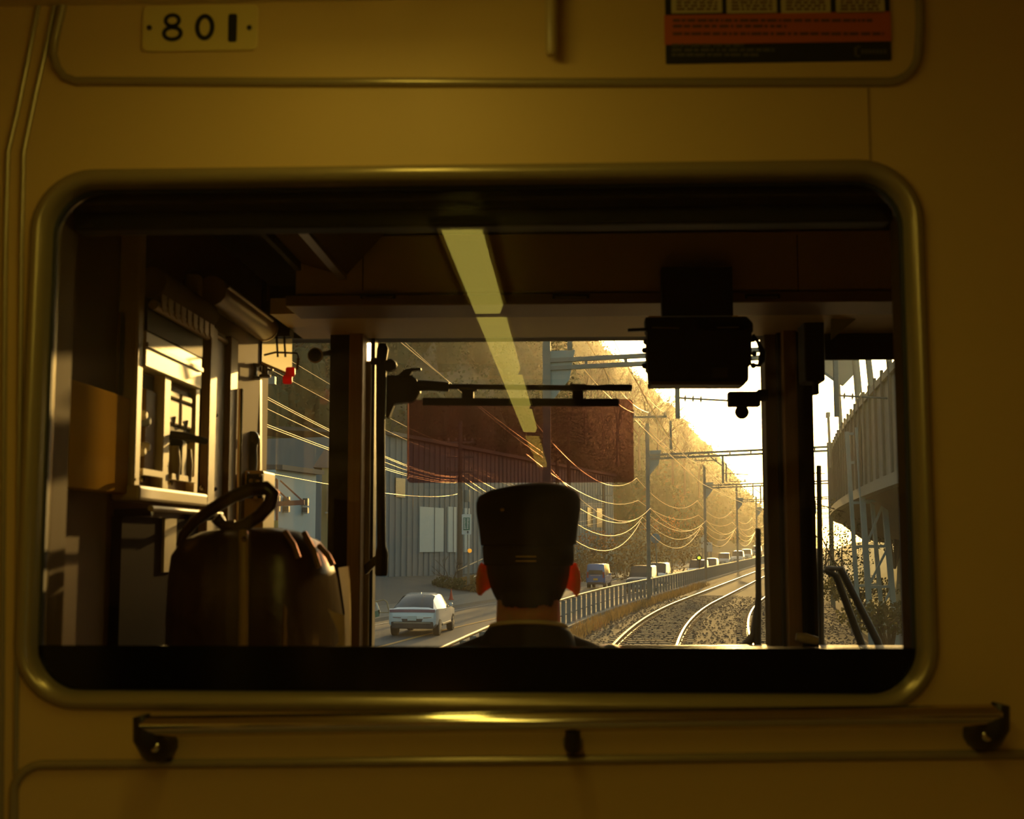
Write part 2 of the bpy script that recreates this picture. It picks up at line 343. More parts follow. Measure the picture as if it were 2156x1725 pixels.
tag(MB().box(XR+.08,XR+.13,1.655,WS,FL,3.13).build('wall_cab_right', M_cabb), 'brown right wall of the driver cab', kind='structure')
wf = struct('wall_cab_front', 'front wall of the driver cab below and above the windscreen')
zws_t, zws_b = P(1200,712,WS).z, P(1200,1420,WS).z
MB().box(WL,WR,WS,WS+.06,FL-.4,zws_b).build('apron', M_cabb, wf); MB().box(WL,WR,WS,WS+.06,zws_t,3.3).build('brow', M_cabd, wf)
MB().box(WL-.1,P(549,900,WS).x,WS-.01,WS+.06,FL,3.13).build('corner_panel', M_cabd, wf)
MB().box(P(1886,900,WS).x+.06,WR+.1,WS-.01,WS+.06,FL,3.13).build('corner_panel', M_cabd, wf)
MB().box(P(612,700,WS).x,XR+.1,WS-.03,WS,zws_t,P(1200,699,WS).z).build('top_rail', M_black, wf)
# header housing above the windscreen
hy = 3.0
x0h = P(640,560,hy).x
hd = thing('header_housing', 'long dark brown housing across the cab above the windscreen', 'housing', (0,hy,P(0,640,hy).z))
MB().box(x0h-.02, XR+.08, hy, hy+.16, P(1200,616,hy).z, 3.13).build('body', mat('housing_brown',(0.66,0.46,0.25),rough=.6,spec=.2,var=.1,scale=3), hd, bevel=.004)
MB().box(x0h-.04, XR+.08, hy-.015, hy+.16, P(1200,640,hy-.015).z, P(1200,617,hy-.015).z).build('ledge', mat('ledge_brown',(0.30,.18,.08),rough=.45), hd, bevel=.003)
for a, b in ((758,832),(1163,1241),(1568,1643)):
    q0, q1 = P(a,619,hy-.02), P(b,628,hy-.02); sl_ = MB().box(q0.x,q1.x,hy-.019,hy-.013,q1.z,q0.z).build('slot_plate', M_black, hd, bevel=.001)
    MB().box(q0.x+.006,q1.x-.006,hy-.022,hy-.018,q1.z+.001,q1.z+.004).build('slot_lip', M_steel, sl_)
for px_ in (765, 1678): 
    q = P(px_,500,hy); MB().box(q.x-.001,q.x+.001,hy-.001,hy+.01,P(px_,612,hy).z,3.12).build('panel_joint', M_black, hd)
sf = MB(); zz = P(1200,640,hy).z; x_s = P(612,690,3.4).x
sf.prism([(x_s,hy+.16,zz+.01),(x_s,WS-.03,zws_t-.002),(x_s,WS-.03,zws_t+.03),(x_s,hy+.16,zz+.05)], (XR+.08-x_s,0,0))
so = tag(sf.build('ceiling_soffit', M_cab), 'cream soffit between housing and windscreen', kind='structure')
for px_, py_ in ((688,648),(828,648),(860,647),(1236,646),(1740,655)):
    q = P(px_,py_,hy+.17); MB().ball((q.x,hy+.17,zz+.008),.004,.004,.002,8,4).build('rivet', M_chrome, so)
# ceiling duct running forward on the left
dk = thing('ceiling_duct', 'boxy pale-edged duct along the cab ceiling left of centre', 'duct', (-.45,2.5,3.13))
MB().prism([(-.62,1.80,3.13),(-.62,1.80,3.05),(-.52,1.80,3.02),(-.42,1.80,3.13)], (0,1.15,0)).build('body', M_cabb, dk)
MB().bar((-.525,1.80,3.018),(-.525,2.95,3.018),.02,.012).build('edge_strip', M_steel, dk)
MB().bar((-.63,1.80,3.045),(-.63,2.95,3.045),.012,.02).build('edge_strip', M_cabd, dk)
# windscreen posts
def vstrip(mb, x0, x1, Y, d, top=640, bot=1420):
    a, b = P(x0,top,Y), P(x1,bot,Y); xa, xb = P(x0,900,Y).x, P(x1,900,Y).x
    return mb.box(xa, xb, Y, Y+d, b.z, a.z)
M_litstrip = mat('cream_strip', (0.70,0.56,0.30), rough=.5)
lp = struct('pillar_left', 'left windscreen post of layered dark and bronze strips')
xa_, xb_ = P(693,900,WS-.10).x, P(737,900,WS-.10).x; zl0, zl1 = P(700,1420,WS-.1).z, P(700,640,WS-.1).z
MB().prism([(xa_,WS-.10,zl0),(xb_,WS-.10,zl0),(xb_,WS+.03,zl0),(xa_+.045,WS+.03,zl0),(xa_+.004,WS-.085,zl0)],(0,0,zl1-zl0)).build('post_cover', M_cabd, lp)
vstrip(MB(), 733,762,WS-.12,.15,680).build('bronze_strip', M_post, lp, bevel=.004)
vstrip(MB(), 760,768,WS-.04,.06,680).build('gap_strip', M_black, lp)
vstrip(MB(), 766,780,WS-.05,.06,760,1420).build('pale_strip', M_litstrip, lp, bevel=.003)
vstrip(MB(), 779,788,WS-.03,.05,680).build('inner_seal', M_gasket, lp)
rp = struct('pillar_right', 'right windscreen post of layered dark and bronze strips')
vstrip(MB(), 1613,1645,WS-.05,.09,690).build('post_cover', mat('post_grey',(0.20,0.145,0.07),rough=.6), rp, bevel=.004)
vstrip(MB(), 1640,1654,WS-.08,.1,690).build('groove', M_black, rp)
vstrip(MB(), 1652,1681,WS-.12,.14,690).build('bronze_strip', M_post, rp, bevel=.004)
vstrip(MB(), 1680,1714,WS-.10,.14,640).build('post_back', M_cabd, rp, bevel=.004)
bx = thing('post_box', 'black upright box high on the right windscreen post', 'box', tuple(P(1720,800,3.35)))
vstrip(MB(), 1698,1741,3.35,.10,645,803).build('case', M_black, bx, bevel=.006)
vstrip(MB(), 1716,1727,3.36,.03,803,830).build('stub', M_dark, bx, bevel=.002)
# panes
G_ws = glass('windscreen_glass', (.975,.965,.90), refl=1.0, dust=0.0065, streak=(16,16,.5))
for nm, a, b, lab in (('window_2',788,1613,'large middle windscreen pane'),('window_3',549,712,'narrow left windscreen pane'),('window_4',1714,1990,'right windscreen pane beside the post')):
    wv = struct(nm, lab); vstrip(MB(), a, b, WS+.02, .002, 690, 1425).build('pane', G_ws, wv)
# left corner frame line and right upper shade
fq = P(549,900,WS); vstrip(MB(), 545,551,WS-.04,.05,780).build('frame_edge', M_post, wf)
sh = thing('side_blind', 'dark roller blind pulled part way down the right pane', 'blind', tuple(P(1810,755,WS-.06)))
vstrip(MB(), 1741,1990,WS-.06,.008,690,755).build('cloth', M_cabd, sh); vstrip(MB(), 1741,1990,WS-.064,.014,748,756).build('hem_bar', M_black, sh)
a, b, c = P(1750,655,3.3), P(1750,716,3.3), P(1822,655,3.3)
tag(MB().prism([a,b,c],(0,.006,0)).build('gusset_plate', mat('daylight_green',(0.42,0.45,0.30),rough=.5)), 'pale green triangle painted for daylight in the upper right cab corner', 'plate')  # triangle of daylight, put into the colour of a plate
# ================================================================== CAB FITTINGS
def yl(px): return PX(px, 900, XL).y                 # distance of a pixel column on the left wall
def zl(px, py): return PX(px, py, XL).z
M_sash = mat('sash_cream', (0.80,0.68,0.42), rough=.44, spec=1.0, var=.05); M_lit = mat('white_panel', (0.90,0.82,0.62), rough=.42, spec=1.0, var=.04)
M_wood = mat('brown_veneer', (0.30,0.17,0.055), rough=.45, stretch=(20,20,1.5), var=.35); M_gl = mat('gauge_white', (0.92,0.86,0.70), rough=.5, spec=1.0, var=.02)
sc_ = thing('wall_cabinet', 'sunlit cream instrument cabinet with two glazed bays on the left wall', 'cabinet', (XL,2.6,zl(300,1040)))
Y0, Y1, Ym0, Ym1 = yl(241), yl(390), yl(305), yl(320)
zt_, zb_ = 2.4+.405, 2.4+.095
MB().box(XL,XL+.015,Y0,Y1,zb_,zt_+.03).build('back_panel', M_wood, sc_)
MB().box(XL,XL+.040,Y0,Y0+.035,zb_,zt_+.19).build('post', M_sash, sc_, bevel=.005)
MB().box(XL,XL+.032,Y1-.035,Y1,zb_,zt_+.19).build('post', M_sash, sc_, bevel=.005)
MB().box(XL,XL+.038,Ym0,Ym1,zb_,2.4+.34).build('mullion', M_sash, sc_, bevel=.004)
MB().box(XL,XL+.044,Y0+.035,Y1-.035,2.4+.335,zt_).build('head_panel', M_lit, sc_, bevel=.003)
MB().bar((XL+.045,Y0+.035,2.4+.378),(XL+.045,Y1-.035,2.4+.378),.006,.008).build('head_bead', M_sash, sc_)
MB().box(XL,XL+.055,Y0-.01,Y1,2.4+.078,2.4+.107).build('sill', M_sash, sc_, bevel=.006)
MB().tube([(XL+.07,yl(245),2.4+.064),(XL+.07,yl(405),2.4+.064)], .006, 8).build('grip_rail', M_sash, sc_, smooth=50)
for q in (248, 400): MB().tube([(XL,yl(q),2.4+.055),(XL+.07,yl(q),2.4+.058)], .008, 8).build('rail_bracket', M_dark, sc_, smooth=50)
# left bay: recessed dark slot with a veneer flap and small knobs
MB().box(XL+.013,XL+.018,yl(262),yl(303),2.4+.13,2.4+.33).build('slot', M_cabd, sc_)
MB().box(XL+.016,XL+.026,yl(278),yl(300),2.4+.14,2.4+.30).build('flap', M_wood, sc_, bevel=.002)
for px_, zz_, m_ in ((268,.245,M_gl),(276,.235,mat('blue_lens',(.35,.45,.7),rough=.2)),(267,.175,M_gl),(277,.185,M_gl)):
    MB().lathe([(.010,0),(.010,.012),(.006,.018)], 10, (XL+.02,yl(px_),2.4+zz_), (1,0,0)).build('knob', m_, sc_, smooth=40)
MB().bar((XL+.036,Y0+.045,2.4+.135),(XL+.036,Ym0-.008,2.4+.135),.012,.012).build('bay_rail', M_sash, sc_)
# right bay: two white gauges over a pair of levers
gp = MB().box(XL+.014,XL+.024,yl(324),yl(378),2.4+.215,2.4+.325).build('gauge_panel', M_cabd, sc_, bevel=.002)
for a, b in ((326,347),(352,375)):
    ya, yb = yl(a), yl(b)
    MB().box(XL+.022,XL+.030,ya,yb,2.4+.245,2.4+.295).build('gauge', M_gl, gp, bevel=.004); MB().box(XL+.022,XL+.030,ya,yb,2.4+.300,2.4+.314).build('name_strip', M_gl, gp, bevel=.003)
    MB().tube([(XL+.03,(ya+yb)/2,2.4+.245),(XL+.032,(ya+yb)/2,2.4+.262)], .002, 6).build('needle', M_dark, gp)
    lv = MB(); lv.tube([(XL+.02,(ya+yb)/2,2.4+.225),(XL+.05,(ya+yb)/2+.01,2.4+.222),(XL+.06,(ya+yb)/2+.04,2.4+.220)], .008, 8); lv.build('lever', M_dark, sc_, smooth=50)
    MB().lathe([(.014,-.035),(.016,0),(.012,.035)], 10, (XL+.03,(ya+yb)/2,2.4+.165)).build('handle_grip', M_sash, sc_, smooth=50)
MB().box(XL+.014,XL+.04,yl(345),yl(356),2.4+.135,2.4+.215).build('lever_block', M_dark, sc_, bevel=.003)
MB().bar((XL+.036,Ym1+.008,2.4+.135),(XL+.036,Y1-.042,2.4+.135),.012,.012).build('bay_rail', M_sash, sc_)
for px_ in (250,313,384): MB().ball((XL+.047,yl(px_),2.4+.12),.006,seg=8,rings=5).build('screw', M_chrome, sc_)
MB().box(XL,XL+.02,Y0,Y1,1.2,2.4+.05).build('lower_panel', mat('grey_panel',(0.035,0.024,0.014),rough=.9,spec=.02,stretch=(10,10,1)), sc_)
MB().box(XL,XL+.026,yl(327),yl(352),2.4-.06,2.4+.05).build('reflection_strip', mat('reflection_strip',(0.5,.38,.12),rough=.4), sc_)  # yellowish reflection on the panel, drawn as a coloured strip
MB().box(XL,XL+.030,1.95,Y0-.002,2.4+.09,2.4+.27).build('sun_patch_panel', mat('sun_patch_gold',(.62,.35,.05),rough=.9,spec=.0), sc_, bevel=.003)  # golden sunlight on the wall, put into this panel's colour
# rolled shade with a scalloped row of tags over the cabinet
rs = thing('rolled_shade', 'rolled dark window shade above the wall cabinet', 'shade', (XL,2.6,2.4+.41))
MB().tube([(XL+.05,Y0+.036,2.4+.50),(XL+.05,Y1-.036,2.4+.50)], .030, 12).build('roll', M_cabb, rs, smooth=50)
MB().tube([(XL+.055,Y0+.036,2.4+.455),(XL+.055,Y1-.036,2.4+.455)], .010, 8).build('batten', M_post, rs, smooth=50)
MB().box(XL+.03,XL+.045,Y0+.036,Y1-.036,2.4+.405,2.4+.46).build('cloth', M_cabd, rs)
for k in range(9):
    ya = Y0+.045+k*.042; MB().prism([(XL+.066,ya,2.4+.485),(XL+.066,ya+.034,2.4+.485),(XL+.066,ya+.03,2.4+.452),(XL+.066,ya+.017,2.4+.445),(XL+.066,ya+.004,2.4+.452)],(.003,0,0)).build('tag', M_post, rs)
# tube lamp housing along the wall
tl_ = thing('tube_fixture', 'unlit cream tube lamp housing high on the left cab wall', 'lamp', (XL,3.1,2.4+.53))
MB().tube([(XL+.05,yl(392),2.4+.565),(XL+.05,yl(512),2.4+.565)], .034, 14).build('cover', mat('fixture_cream',(0.42,.32,.17),rough=.35), tl_, smooth=50)
MB().tube([(XL+.085,yl(392),2.4+.575),(XL+.085,yl(500),2.4+.575)], .006, 8).build('side_rib', M_steel, tl_, smooth=50)
MB().lathe([(.036,0),(.036,.012),(.02,.02)], 14, (XL+.05,yl(512),2.4+.565),(0,1,0)).build('end_cap', M_steel, tl_, smooth=40)
MB().tube([(XL+.02,yl(392),2.4+.485),(XL+.02,yl(470),2.4+.485)], .008, 8).build('conduit', M_post, tl_, smooth=50)
# timber uprights on the wall beyond the cabinet
up_ = struct('panelling_left', 'brown upright panels on the left cab wall')
for a, b, d_, m_ in ((392,412,.012,M_cabd),(413,428,.03,M_wood),(430,452,.022,M_wood),(454,470,.034,M_wood)):
    MB().box(XL,XL+d_,yl(a),yl(b),1.3,2.4+.50).build('upright', m_, up_, bevel=.003)
for px_, py_ in ((432,875),(430,1030),(462,840)):
    q = PX(px_,py_,XL); MB().ball((XL+.026,q.y,q.z),.005,seg=8,rings=5).build('screw_head', M_dark, up_)
MB().tube([(XL+.04,yl(472),2.4-.1),(XL+.04,yl(472),2.4+.38)], .006, 8).build('edge_pipe', M_chrome, up_, smooth=50)
# cream corner panel with coat hook, box with handset
cp = struct('panel_corner', 'cream corner panel beside the left windscreen pane')
Yc = 3.50
vq = lambda px, py: P(px, py, Yc)
MB().prism([vq(470,780),vq(547,780),vq(547,1130),vq(470,1130)], (0,.03,0)).build('panel', M_cab, cp, bevel=.004)
MB().box(vq(440,700).x, vq(552,700).x, Yc, Yc+.05, vq(500,782).z, 3.13).build('upper_cover', M_cabd, cp, bevel=.004)
hk = thing('coat_hook', 'dark three-pronged coat hook on the cream corner panel', 'hook', tuple(vq(512,900)))
q = vq(512,880); MB().box(q.x-.008,q.x+.008,Yc-.012,Yc,vq(0,893).z,vq(0,864).z).build('backplate', M_dark, hk, bevel=.003)
MB().lathe([(.010,-.01),(.013,0),(.010,.014),(.004,.018)],10,tuple(vq(512,872)+Vector((0,-.02,0)))).build('top_knob', M_dark, hk, smooth=40)
for sg in (-1,1):
    MB().tube([(q.x,Yc-.012,vq(0,890).z),(q.x+sg*.008,Yc-.03,vq(0,893).z),(q.x+sg*.016,Yc-.036,vq(0,890).z),(q.x+sg*.020,Yc-.036,vq(0,882).z)],.0035,8).build('prong', M_dark, hk, smooth=50)
tb = thing('telephone_box', 'cream metal equipment box below the coat hook', 'box', tuple(P(515,1120,3.36)))
vb = lambda px, py: P(px, py, 3.36)
MB().box(vb(476,990).x,vb(555,990).x,3.36,3.50,vb(0,1125).z,vb(0,992).z).build('case', M_cab, tb, bevel=.006)
MB().box(vb(522,990).x,vb(556,990).x,3.345,3.36,vb(0,1050).z,vb(0,1000).z).build('control_plate', M_cabd, tb, bevel=.002)
for px_, py_, rr_ in ((524,997,.0045),(552,1002,.0045),(532,1013,.006),(546,1015,.006),(545,1040,.006),(541,1049,.006)):
    MB().lathe([(rr_,0),(rr_,.006),(rr_*.6,.009)],10,tuple(vb(px_,py_)+Vector((0,-.013,0))),(0,-1,0)).build('button', M_sash, tb, smooth=40)
hs = thing('handset', 'black telephone handset standing upright on the equipment box', 'handset', tuple(P(528,990,3.42)))
vh = lambda px, py: P(px, py, 3.42)
MB().tube([vh(524,993),vh(525,975),vh(527,945),vh(529,922),vh(530,909)], [.022,.023,.019,.020,.012], 12).build('body', M_black, hs, smooth=60)
MB().ball(tuple(vh(533,925)), .018,.02,.022).build('earpiece', mat('handset_grey',(.05,.04,.03),rough=.25), hs, smooth=60)
MB().tube([vh(512,992),vh(511,965),vh(515,930),vh(513,900)], [.006,.006,.005,.004], 8).build('cord', M_dark, hs, smooth=60)
MB().box(vh(491,990).x,vh(513,990).x,3.43,3.47,vh(0,992).z,vh(0,915).z).build('cradle', mat('cradle_brown',(0.07,.045,.02),rough=.4), hs, bevel=.005)
# sunlit acrylic card holder, hooks and red key tag
ch = thing('card_holder', 'bright sunlit acrylic card holder hanging by the left pane', 'card holder', tuple(P(585,790,3.38)))
v3 = lambda px, py, Y=3.38: P(px, py, Y)
M_acr = mat('backlit_acrylic', (0.96,0.88,0.66), rough=.3, trans=.9)
MB().add([v3(553,713),v3(615,713),v3(615,788),v3(607,786),v3(553,764)], [(0,1,2,3,4)]).build('card', M_acr, ch)
MB().bar(v3(551,764,3.375),v3(609,789,3.375),.006,.006).build('lower_rail', M_sash, ch)
for px_ in (582,598): MB().tube([v3(px_,660),v3(px_+1,720),v3(px_+3,752)], .003, 6).build('hanger_wire', M_dark, ch)
MB().box(v3(560,680).x,v3(612,680).x,3.37,3.42,v3(0,713).z,v3(0,640).z).build('bracket', M_cabd, ch)
kt = thing('key_tag', 'red tag on a chain hanging from a wire loop by the left pane', 'key tag', tuple(P(622,812,3.37)))
MB().tube([v3(556,748,3.37),v3(580,742,3.37),v3(605,743,3.37),v3(625,744,3.37),v3(629,755,3.37)], .0028, 8).build('wire_loop', M_dark, kt, smooth=60)
for k in range(5): 
    q = v3(628-k*.6,756+k*5,3.37); MB().lathe([(.0035,-.002),(.0045,0),(.0035,.002)],8,tuple(q),(0,1,0)).build('chain_link', M_chrome, kt)
M_red = mat('red_plastic', (0.80,0.02,0.03), rough=.25, trans=.55)
platexz(MB(), rrect(v3(616,0,3.37).x,v3(635,0,3.37).x,v3(0,797,3.37).z,v3(0,777,3.37).z,.006,4), 3.367,3.373).build('tag', M_red, kt)
platexz(MB(), rrect(v3(610,0,3.36).x,v3(629,0,3.36).x,v3(0,812,3.36).z,v3(0,793,3.36).z,.006,4), 3.360,3.366).build('tag', M_red, kt)
sp_ = thing('hook_pair', 'two small dark spool hooks under the card holder', 'hook', tuple(P(545,800,3.44)))
for cx, cy, rr_ in ((534,782,.020),(558,778,.016)):
    MB().lathe([(rr_,-.022),(rr_,-.016),(rr_*.55,-.012),(rr_*.55,.010),(rr_,.014),(rr_,.020)],12,tuple(P(cx,cy,3.44))).build('spool', M_dark, sp_, smooth=30)
MB().tube([P(552,778,3.44),P(575,779,3.44)],.003,6).build('pin', M_dark, sp_)
# small round mirror
rm = thing('round_mirror', 'small round mirror on an arm beside the left post', 'mirror', tuple(P(663,763,3.3)))
q = P(663,748,3.3); MB().lathe([(.014,-.008),(.0175,-.004),(.0175,.004),(.014,.008)],20,tuple(q),(0,1,0)).build('mirror_head', M_black, rm, smooth=40)
MB().lathe([(.0175,.002),(.0203,.004),(.0203,.007),(.0175,.009)],20,tuple(q),(0,1,0)).build('rim', M_sash, rm, smooth=40)
MB().tube([P(672,748,3.3),P(684,745,3.38),P(697,743,3.51)],[.006,.006,.009],8).build('arm', M_dark, rm, smooth=50)
# sun visor assembly
VY = 3.42
v = lambda px, py, Y=VY: P(px, py, Y)
sv = thing('sun_visor', 'tinted plum sun visor on a black sliding rail left of the driver', 'sun visor', tuple(v(803,1215)))
MB().tube([v(803,1213),v(803,1208),v(804,1165),v(803,1150),v(801,900),v(803,760),v(806,735),v(806,724)], [.014,.017,.017,.012,.012,.014,.0155,.010], 14).build('rail', M_black, sv, smooth=50)
MB().tube([v(781,760),v(800,762)], .010, 8).build('upper_bracket', M_dark, sv, smooth=50)
MB().prism([v(766,1190),v(792,1168),v(796,1185),v(768,1212)], (0,.03,0)).build('lower_bracket', M_dark, sv, bevel=.004)
MB().lathe([(.016,-.012),(.019,0),(.016,.012)],14,tuple(v(822,770)),(0,1,0)).build('clamp_knob', M_black, sv, smooth=40)
cl = MB().prism([v(814,790),v(866,790),v(876,798),v(884,812),v(884,826),v(876,840),v(868,846),v(830,850),v(818,880),v(812,880)], (0,.035,0)).build('clamp_block', M_black, sv, bevel=.004)
MB().prism([v(838,790),v(850,779),v(866,775),v(886,775),v(886,778),v(868,781),v(862,791)], (0,.02,0)).build('lever', M_black, cl)
MB().tube([v(880,812),v(905,812),v(945,815),v(946,814),v(1210,817),v(1262,816),v(1264,816),v(1330,817)], [.016,.014,.013,.0075,.0075,.0065,.0085,.0095], 12).build('arm_rod', M_black, sv, smooth=50)
for a, b in ((972,997),(1205,1228)):
    k = MB(); k.prism([v(a-6,808),v(b+8,809),v(b+8,822),v(b,824),v(b,842),v(a,842),v(a,824),v(a-6,822)], (0,.02,0)); k.build('hanger', M_black, sv, bevel=.002)
MB().bar(v(890,846),v(1303,848),.016,.020).build('clip_bar', M_black, sv, bevel=.002)
G_plum = glass('plum_acrylic', (0.56,0.42,0.43), refl=.5, dust=.010, streak=(6,6,.8), dustcol=(.9,.45,.5))
a, b = v(858,842), v(1335,1016); platexz(MB(), rrect(a.x,b.x,b.z,a.z,.012,5), VY+.004, VY+.008).build('visor_pane', G_plum, sv)
MB().bar(v(859,850),v(859,1008),.003,.006).build('pane_edge', mat('pane_edge',(.75,.5,.35),rough=.3,trans=.5), sv)
# display unit hanging from the housing
MY = 2.92
v = lambda px, py, Y=MY: P(px, py, Y)
mo = thing('display_unit', 'black display unit hanging from the housing right of centre', 'display', tuple(v(1470,812)))
M_mon = mat('monitor_black', (0.012,0.010,0.008), rough=.5, var=.3)
MB().prism([v(1363,690),v(1366,676),v(1380,672),v(1568,672),v(1577,680),v(1583,690),v(1583,768),v(1577,770),v(1577,800),v(1566,812),v(1368,812),v(1366,780),v(1362,774)], (0,.07,0)).build('case', M_mon, mo, bevel=.005)
MB().prism([v(1358,668),v(1572,666),v(1586,680),v(1586,700),v(1360,700)], (0,.05,0)).build('bracket_hood', M_black, mo, bevel=.004)
MB().bar(v(1372,690,MY-.003),v(1430,691,MY-.003),.002,.003).build('edge_glint', M_steel, mo); MB().bar(v(1510,690,MY-.003),v(1556,689,MY-.003),.002,.003).build('edge_glint', M_steel, mo)  # light along the top slot, drawn with pale steel bars
MB().prism([v(1368,804),v(1564,804),v(1560,812),v(1370,812)], (0,-.012,0)).build('lower_lip', mat('lip_brown',(0.10,.065,.03),rough=.4), mo, bevel=.002)
MB().bar(v(1500,785,MY-.001),v(1532,785,MY-.001),.002,.022).build('sticker', mat('dull_sticker',(0.06,.05,.03),rough=.5), mo)
for px_, py_ in ((1360,720),(1357,738),(1357,771),(1585,715),(1588,745),(1586,770)):
    MB().ball(tuple(v(px_,py_,MY+.03)), .007,.010,.007,8,6).build('side_screw', M_black, mo)
MB().tube([v(1585,705,MY+.06),v(1597,722,MY+.06),v(1606,742,MY+.06),v(1604,758,MY+.06),v(1597,770,MY+.06),v(1584,768,MY+.06)], [.004,.0045,.008,.0085,.005,.004], 8).build('cable', M_black, mo, smooth=60)
MB().box(v(1395,672).x,v(1545,672).x,MY+.01,MY+.05,v(0,674).z,v(0,600).z+.03).build('mount', M_black, mo)
MB().prism([v(1322,692),v(1362,690),v(1362,697),v(1322,698)], (0,.01,0)).build('side_arm', M_dark, mo)
cb = thing('soffit_card', 'amber card fixed under the housing above the display unit', 'card', tuple(P(1460,668,3.18)))
MB().prism([P(1364,641,3.18),P(1558,640,3.18),P(1553,669,3.20),P(1366,669,3.20)], (0,.004,0)).build('card', mat('amber_card',(0.85,0.60,0.22),rough=.4,trans=.4), cb)
MB().bar(P(1364,645,3.175),P(1558,644,3.175),.004,.007).build('fold', M_sash, cb)
# camera bracket by the right post
db = thing('dome_camera', 'small camera box with a round dome beside the right post', 'camera', tuple(P(1562,884,3.5)))
q0, q1 = P(1534,824,3.5), P(1602,855,3.5)
MB().box(q0.x,q1.x,3.5,3.54,q1.z,q0.z).build('case', M_cabd, db, bevel=.004)
MB().box(q1.x-.005,P(1620,840,3.5).x,3.51,3.54,P(0,850,3.5).z,P(0,827,3.5).z).build('mount', M_cabd, db, bevel=.002)
MB().ball(tuple(P(1562,868,3.52)), .0195, seg=16, rings=10).build('dome', M_cabd, db, smooth=60)
# paper sheets beside the bag
pp = thing('paper_sheets', 'curled pale paper standing at the right side of the bag', 'paper', tuple(P(720,1365,2.12)))
v = lambda px, py, Y=2.7: P(px, py, Y)
M_pap = mat('pale_paper', (0.80,0.68,0.45), rough=.6, trans=.7)
MB().add([v(712,1196),v(735,1192,2.13),v(738,1270,2.13),v(739,1385,2.13),v(722,1385),v(726,1290),v(719,1240)], [(0,1,2,3,4,5,6)]).build('sheet', M_pap, pp)
MB().add([v(690,1283,2.105),v(706,1290,2.105),v(726,1296,2.105),v(730,1385,2.105),v(700,1385,2.105),v(706,1362,2.105),v(714,1352,2.105),v(712,1330,2.105),v(702,1308,2.105)], [tuple(range(9))]).build('sheet', M_pap, pp)
MB().box(v(690,0).x,v(745,0).x,2.085,2.13,FL,v(0,1375).z).build('tray', M_cabd, pp)
# equipment cabinet and bag
BY = 2.28
eq = thing('equipment_cabinet', 'low dark cabinet at the back left of the cab', 'cabinet', (-.6,BY,FL))
MB().box(-.82,-.36,BY-.14,BY+.16,FL,2.03).build('body', M_cabd, eq, bevel=.01); MB().box(-.80,-.38,BY-.15,BY-.139,.98,1.97).build('door', M_cabb, eq, bevel=.004)
bg_ = thing('leather_bag', 'large black leather bag with a looped handle in the left of the cab', 'bag', (-.55,BY,2.03))
M_lea = mat('black_leather', (0.045,0.022,0.013), rough=.28, spec=.6, bump=.15, bscale=40, var=.3)
v = lambda px, py, Y=BY: P(px, py, Y)
secs = [(1470,360,716,.11),(1400,360,718,.125),(1300,362,716,.13),(1220,366,704,.125),(1170,372,690,.115),(1140,392,668,.10),(1121,430,630,.075),(1112,480,590,.045)]
m_ = MB(); seg = 28; vs_ = []
for py, xa, xb, dep in secs:
    z = v(500,py).z; x0, x1 = v(xa,py).x, v(xb,py).x
    for k in range(seg):
        a = 2*math.pi*k/seg; ca, sa = math.cos(a), math.sin(a); e = .7
        vs_.append(((x0+x1)/2 + (x1-x0)/2*math.copysign(abs(ca)**e,ca), BY + dep*math.copysign(abs(sa)**e,sa)*(1+.05*math.cos(6*a)), z))
zf = 2.03; n_ = len(secs)
for i in range(seg): 
    p = vs_[i]; vs_[i] = (p[0], p[1], zf)
m_.add(vs_, [(i*seg+k,i*seg+(k+1)%seg,(i+1)*seg+(k+1)%seg,(i+1)*seg+k) for i in range(n_-1) for k in range(seg)] + [tuple(range(seg)), tuple((n_-1)*seg+k for k in range(seg))])
m_.build('body', M_lea, bg_, smooth=70)
hp = [(378,1150),(385,1128),(410,1098),(450,1070),(490,1046),(530,1030),(560,1028),(574,1040),(568,1062),(548,1085),(520,1103),(500,1110),(492,1118)]
h2 = MB(); pts = [v(a,b,BY-.05) for a,b in hp]
h2.tube(pts, [.006,.008,.010,.011,.0115,.0125,.013,.013,.0125,.012,.011,.010,.009], 10); h2.build('handle', M_lea, bg_, smooth=70)
h3 = MB().tube([v(470,1088,BY-.05),v(455,1098,BY-.05),v(470,1108,BY-.05),v(495,1106,BY-.05)], .009, 8).build('handle_loop', M_lea, bg_, smooth=70)
for xa, ya, xb, yb in ((600,1120,628,1175),(640,1122,672,1195),(672,1150,700,1190),(596,1180,598,1400)):
    MB().tube([v(xa,ya,BY-.105),v((xa+xb)/2+4,(ya+yb)/2,BY-.122),v(xb,yb,BY-.128)], .005, 8).build('piping', mat('piping_brown',(0.20,.11,.05),rough=.35), bg_, smooth=60)
MB().tube([v(512,1120,BY-.11),v(513,1150,BY-.124),v(513,1260,BY-.136),v(512,1400,BY-.13)], .0085, 8).build('strap', mat('strap_tan',(0.32,.21,.07),rough=.4), bg_, smooth=60)
MB().ball(tuple(v(514,1135,BY-.13)), .005,seg=8,rings=5).build('stud', M_chrome, bg_)
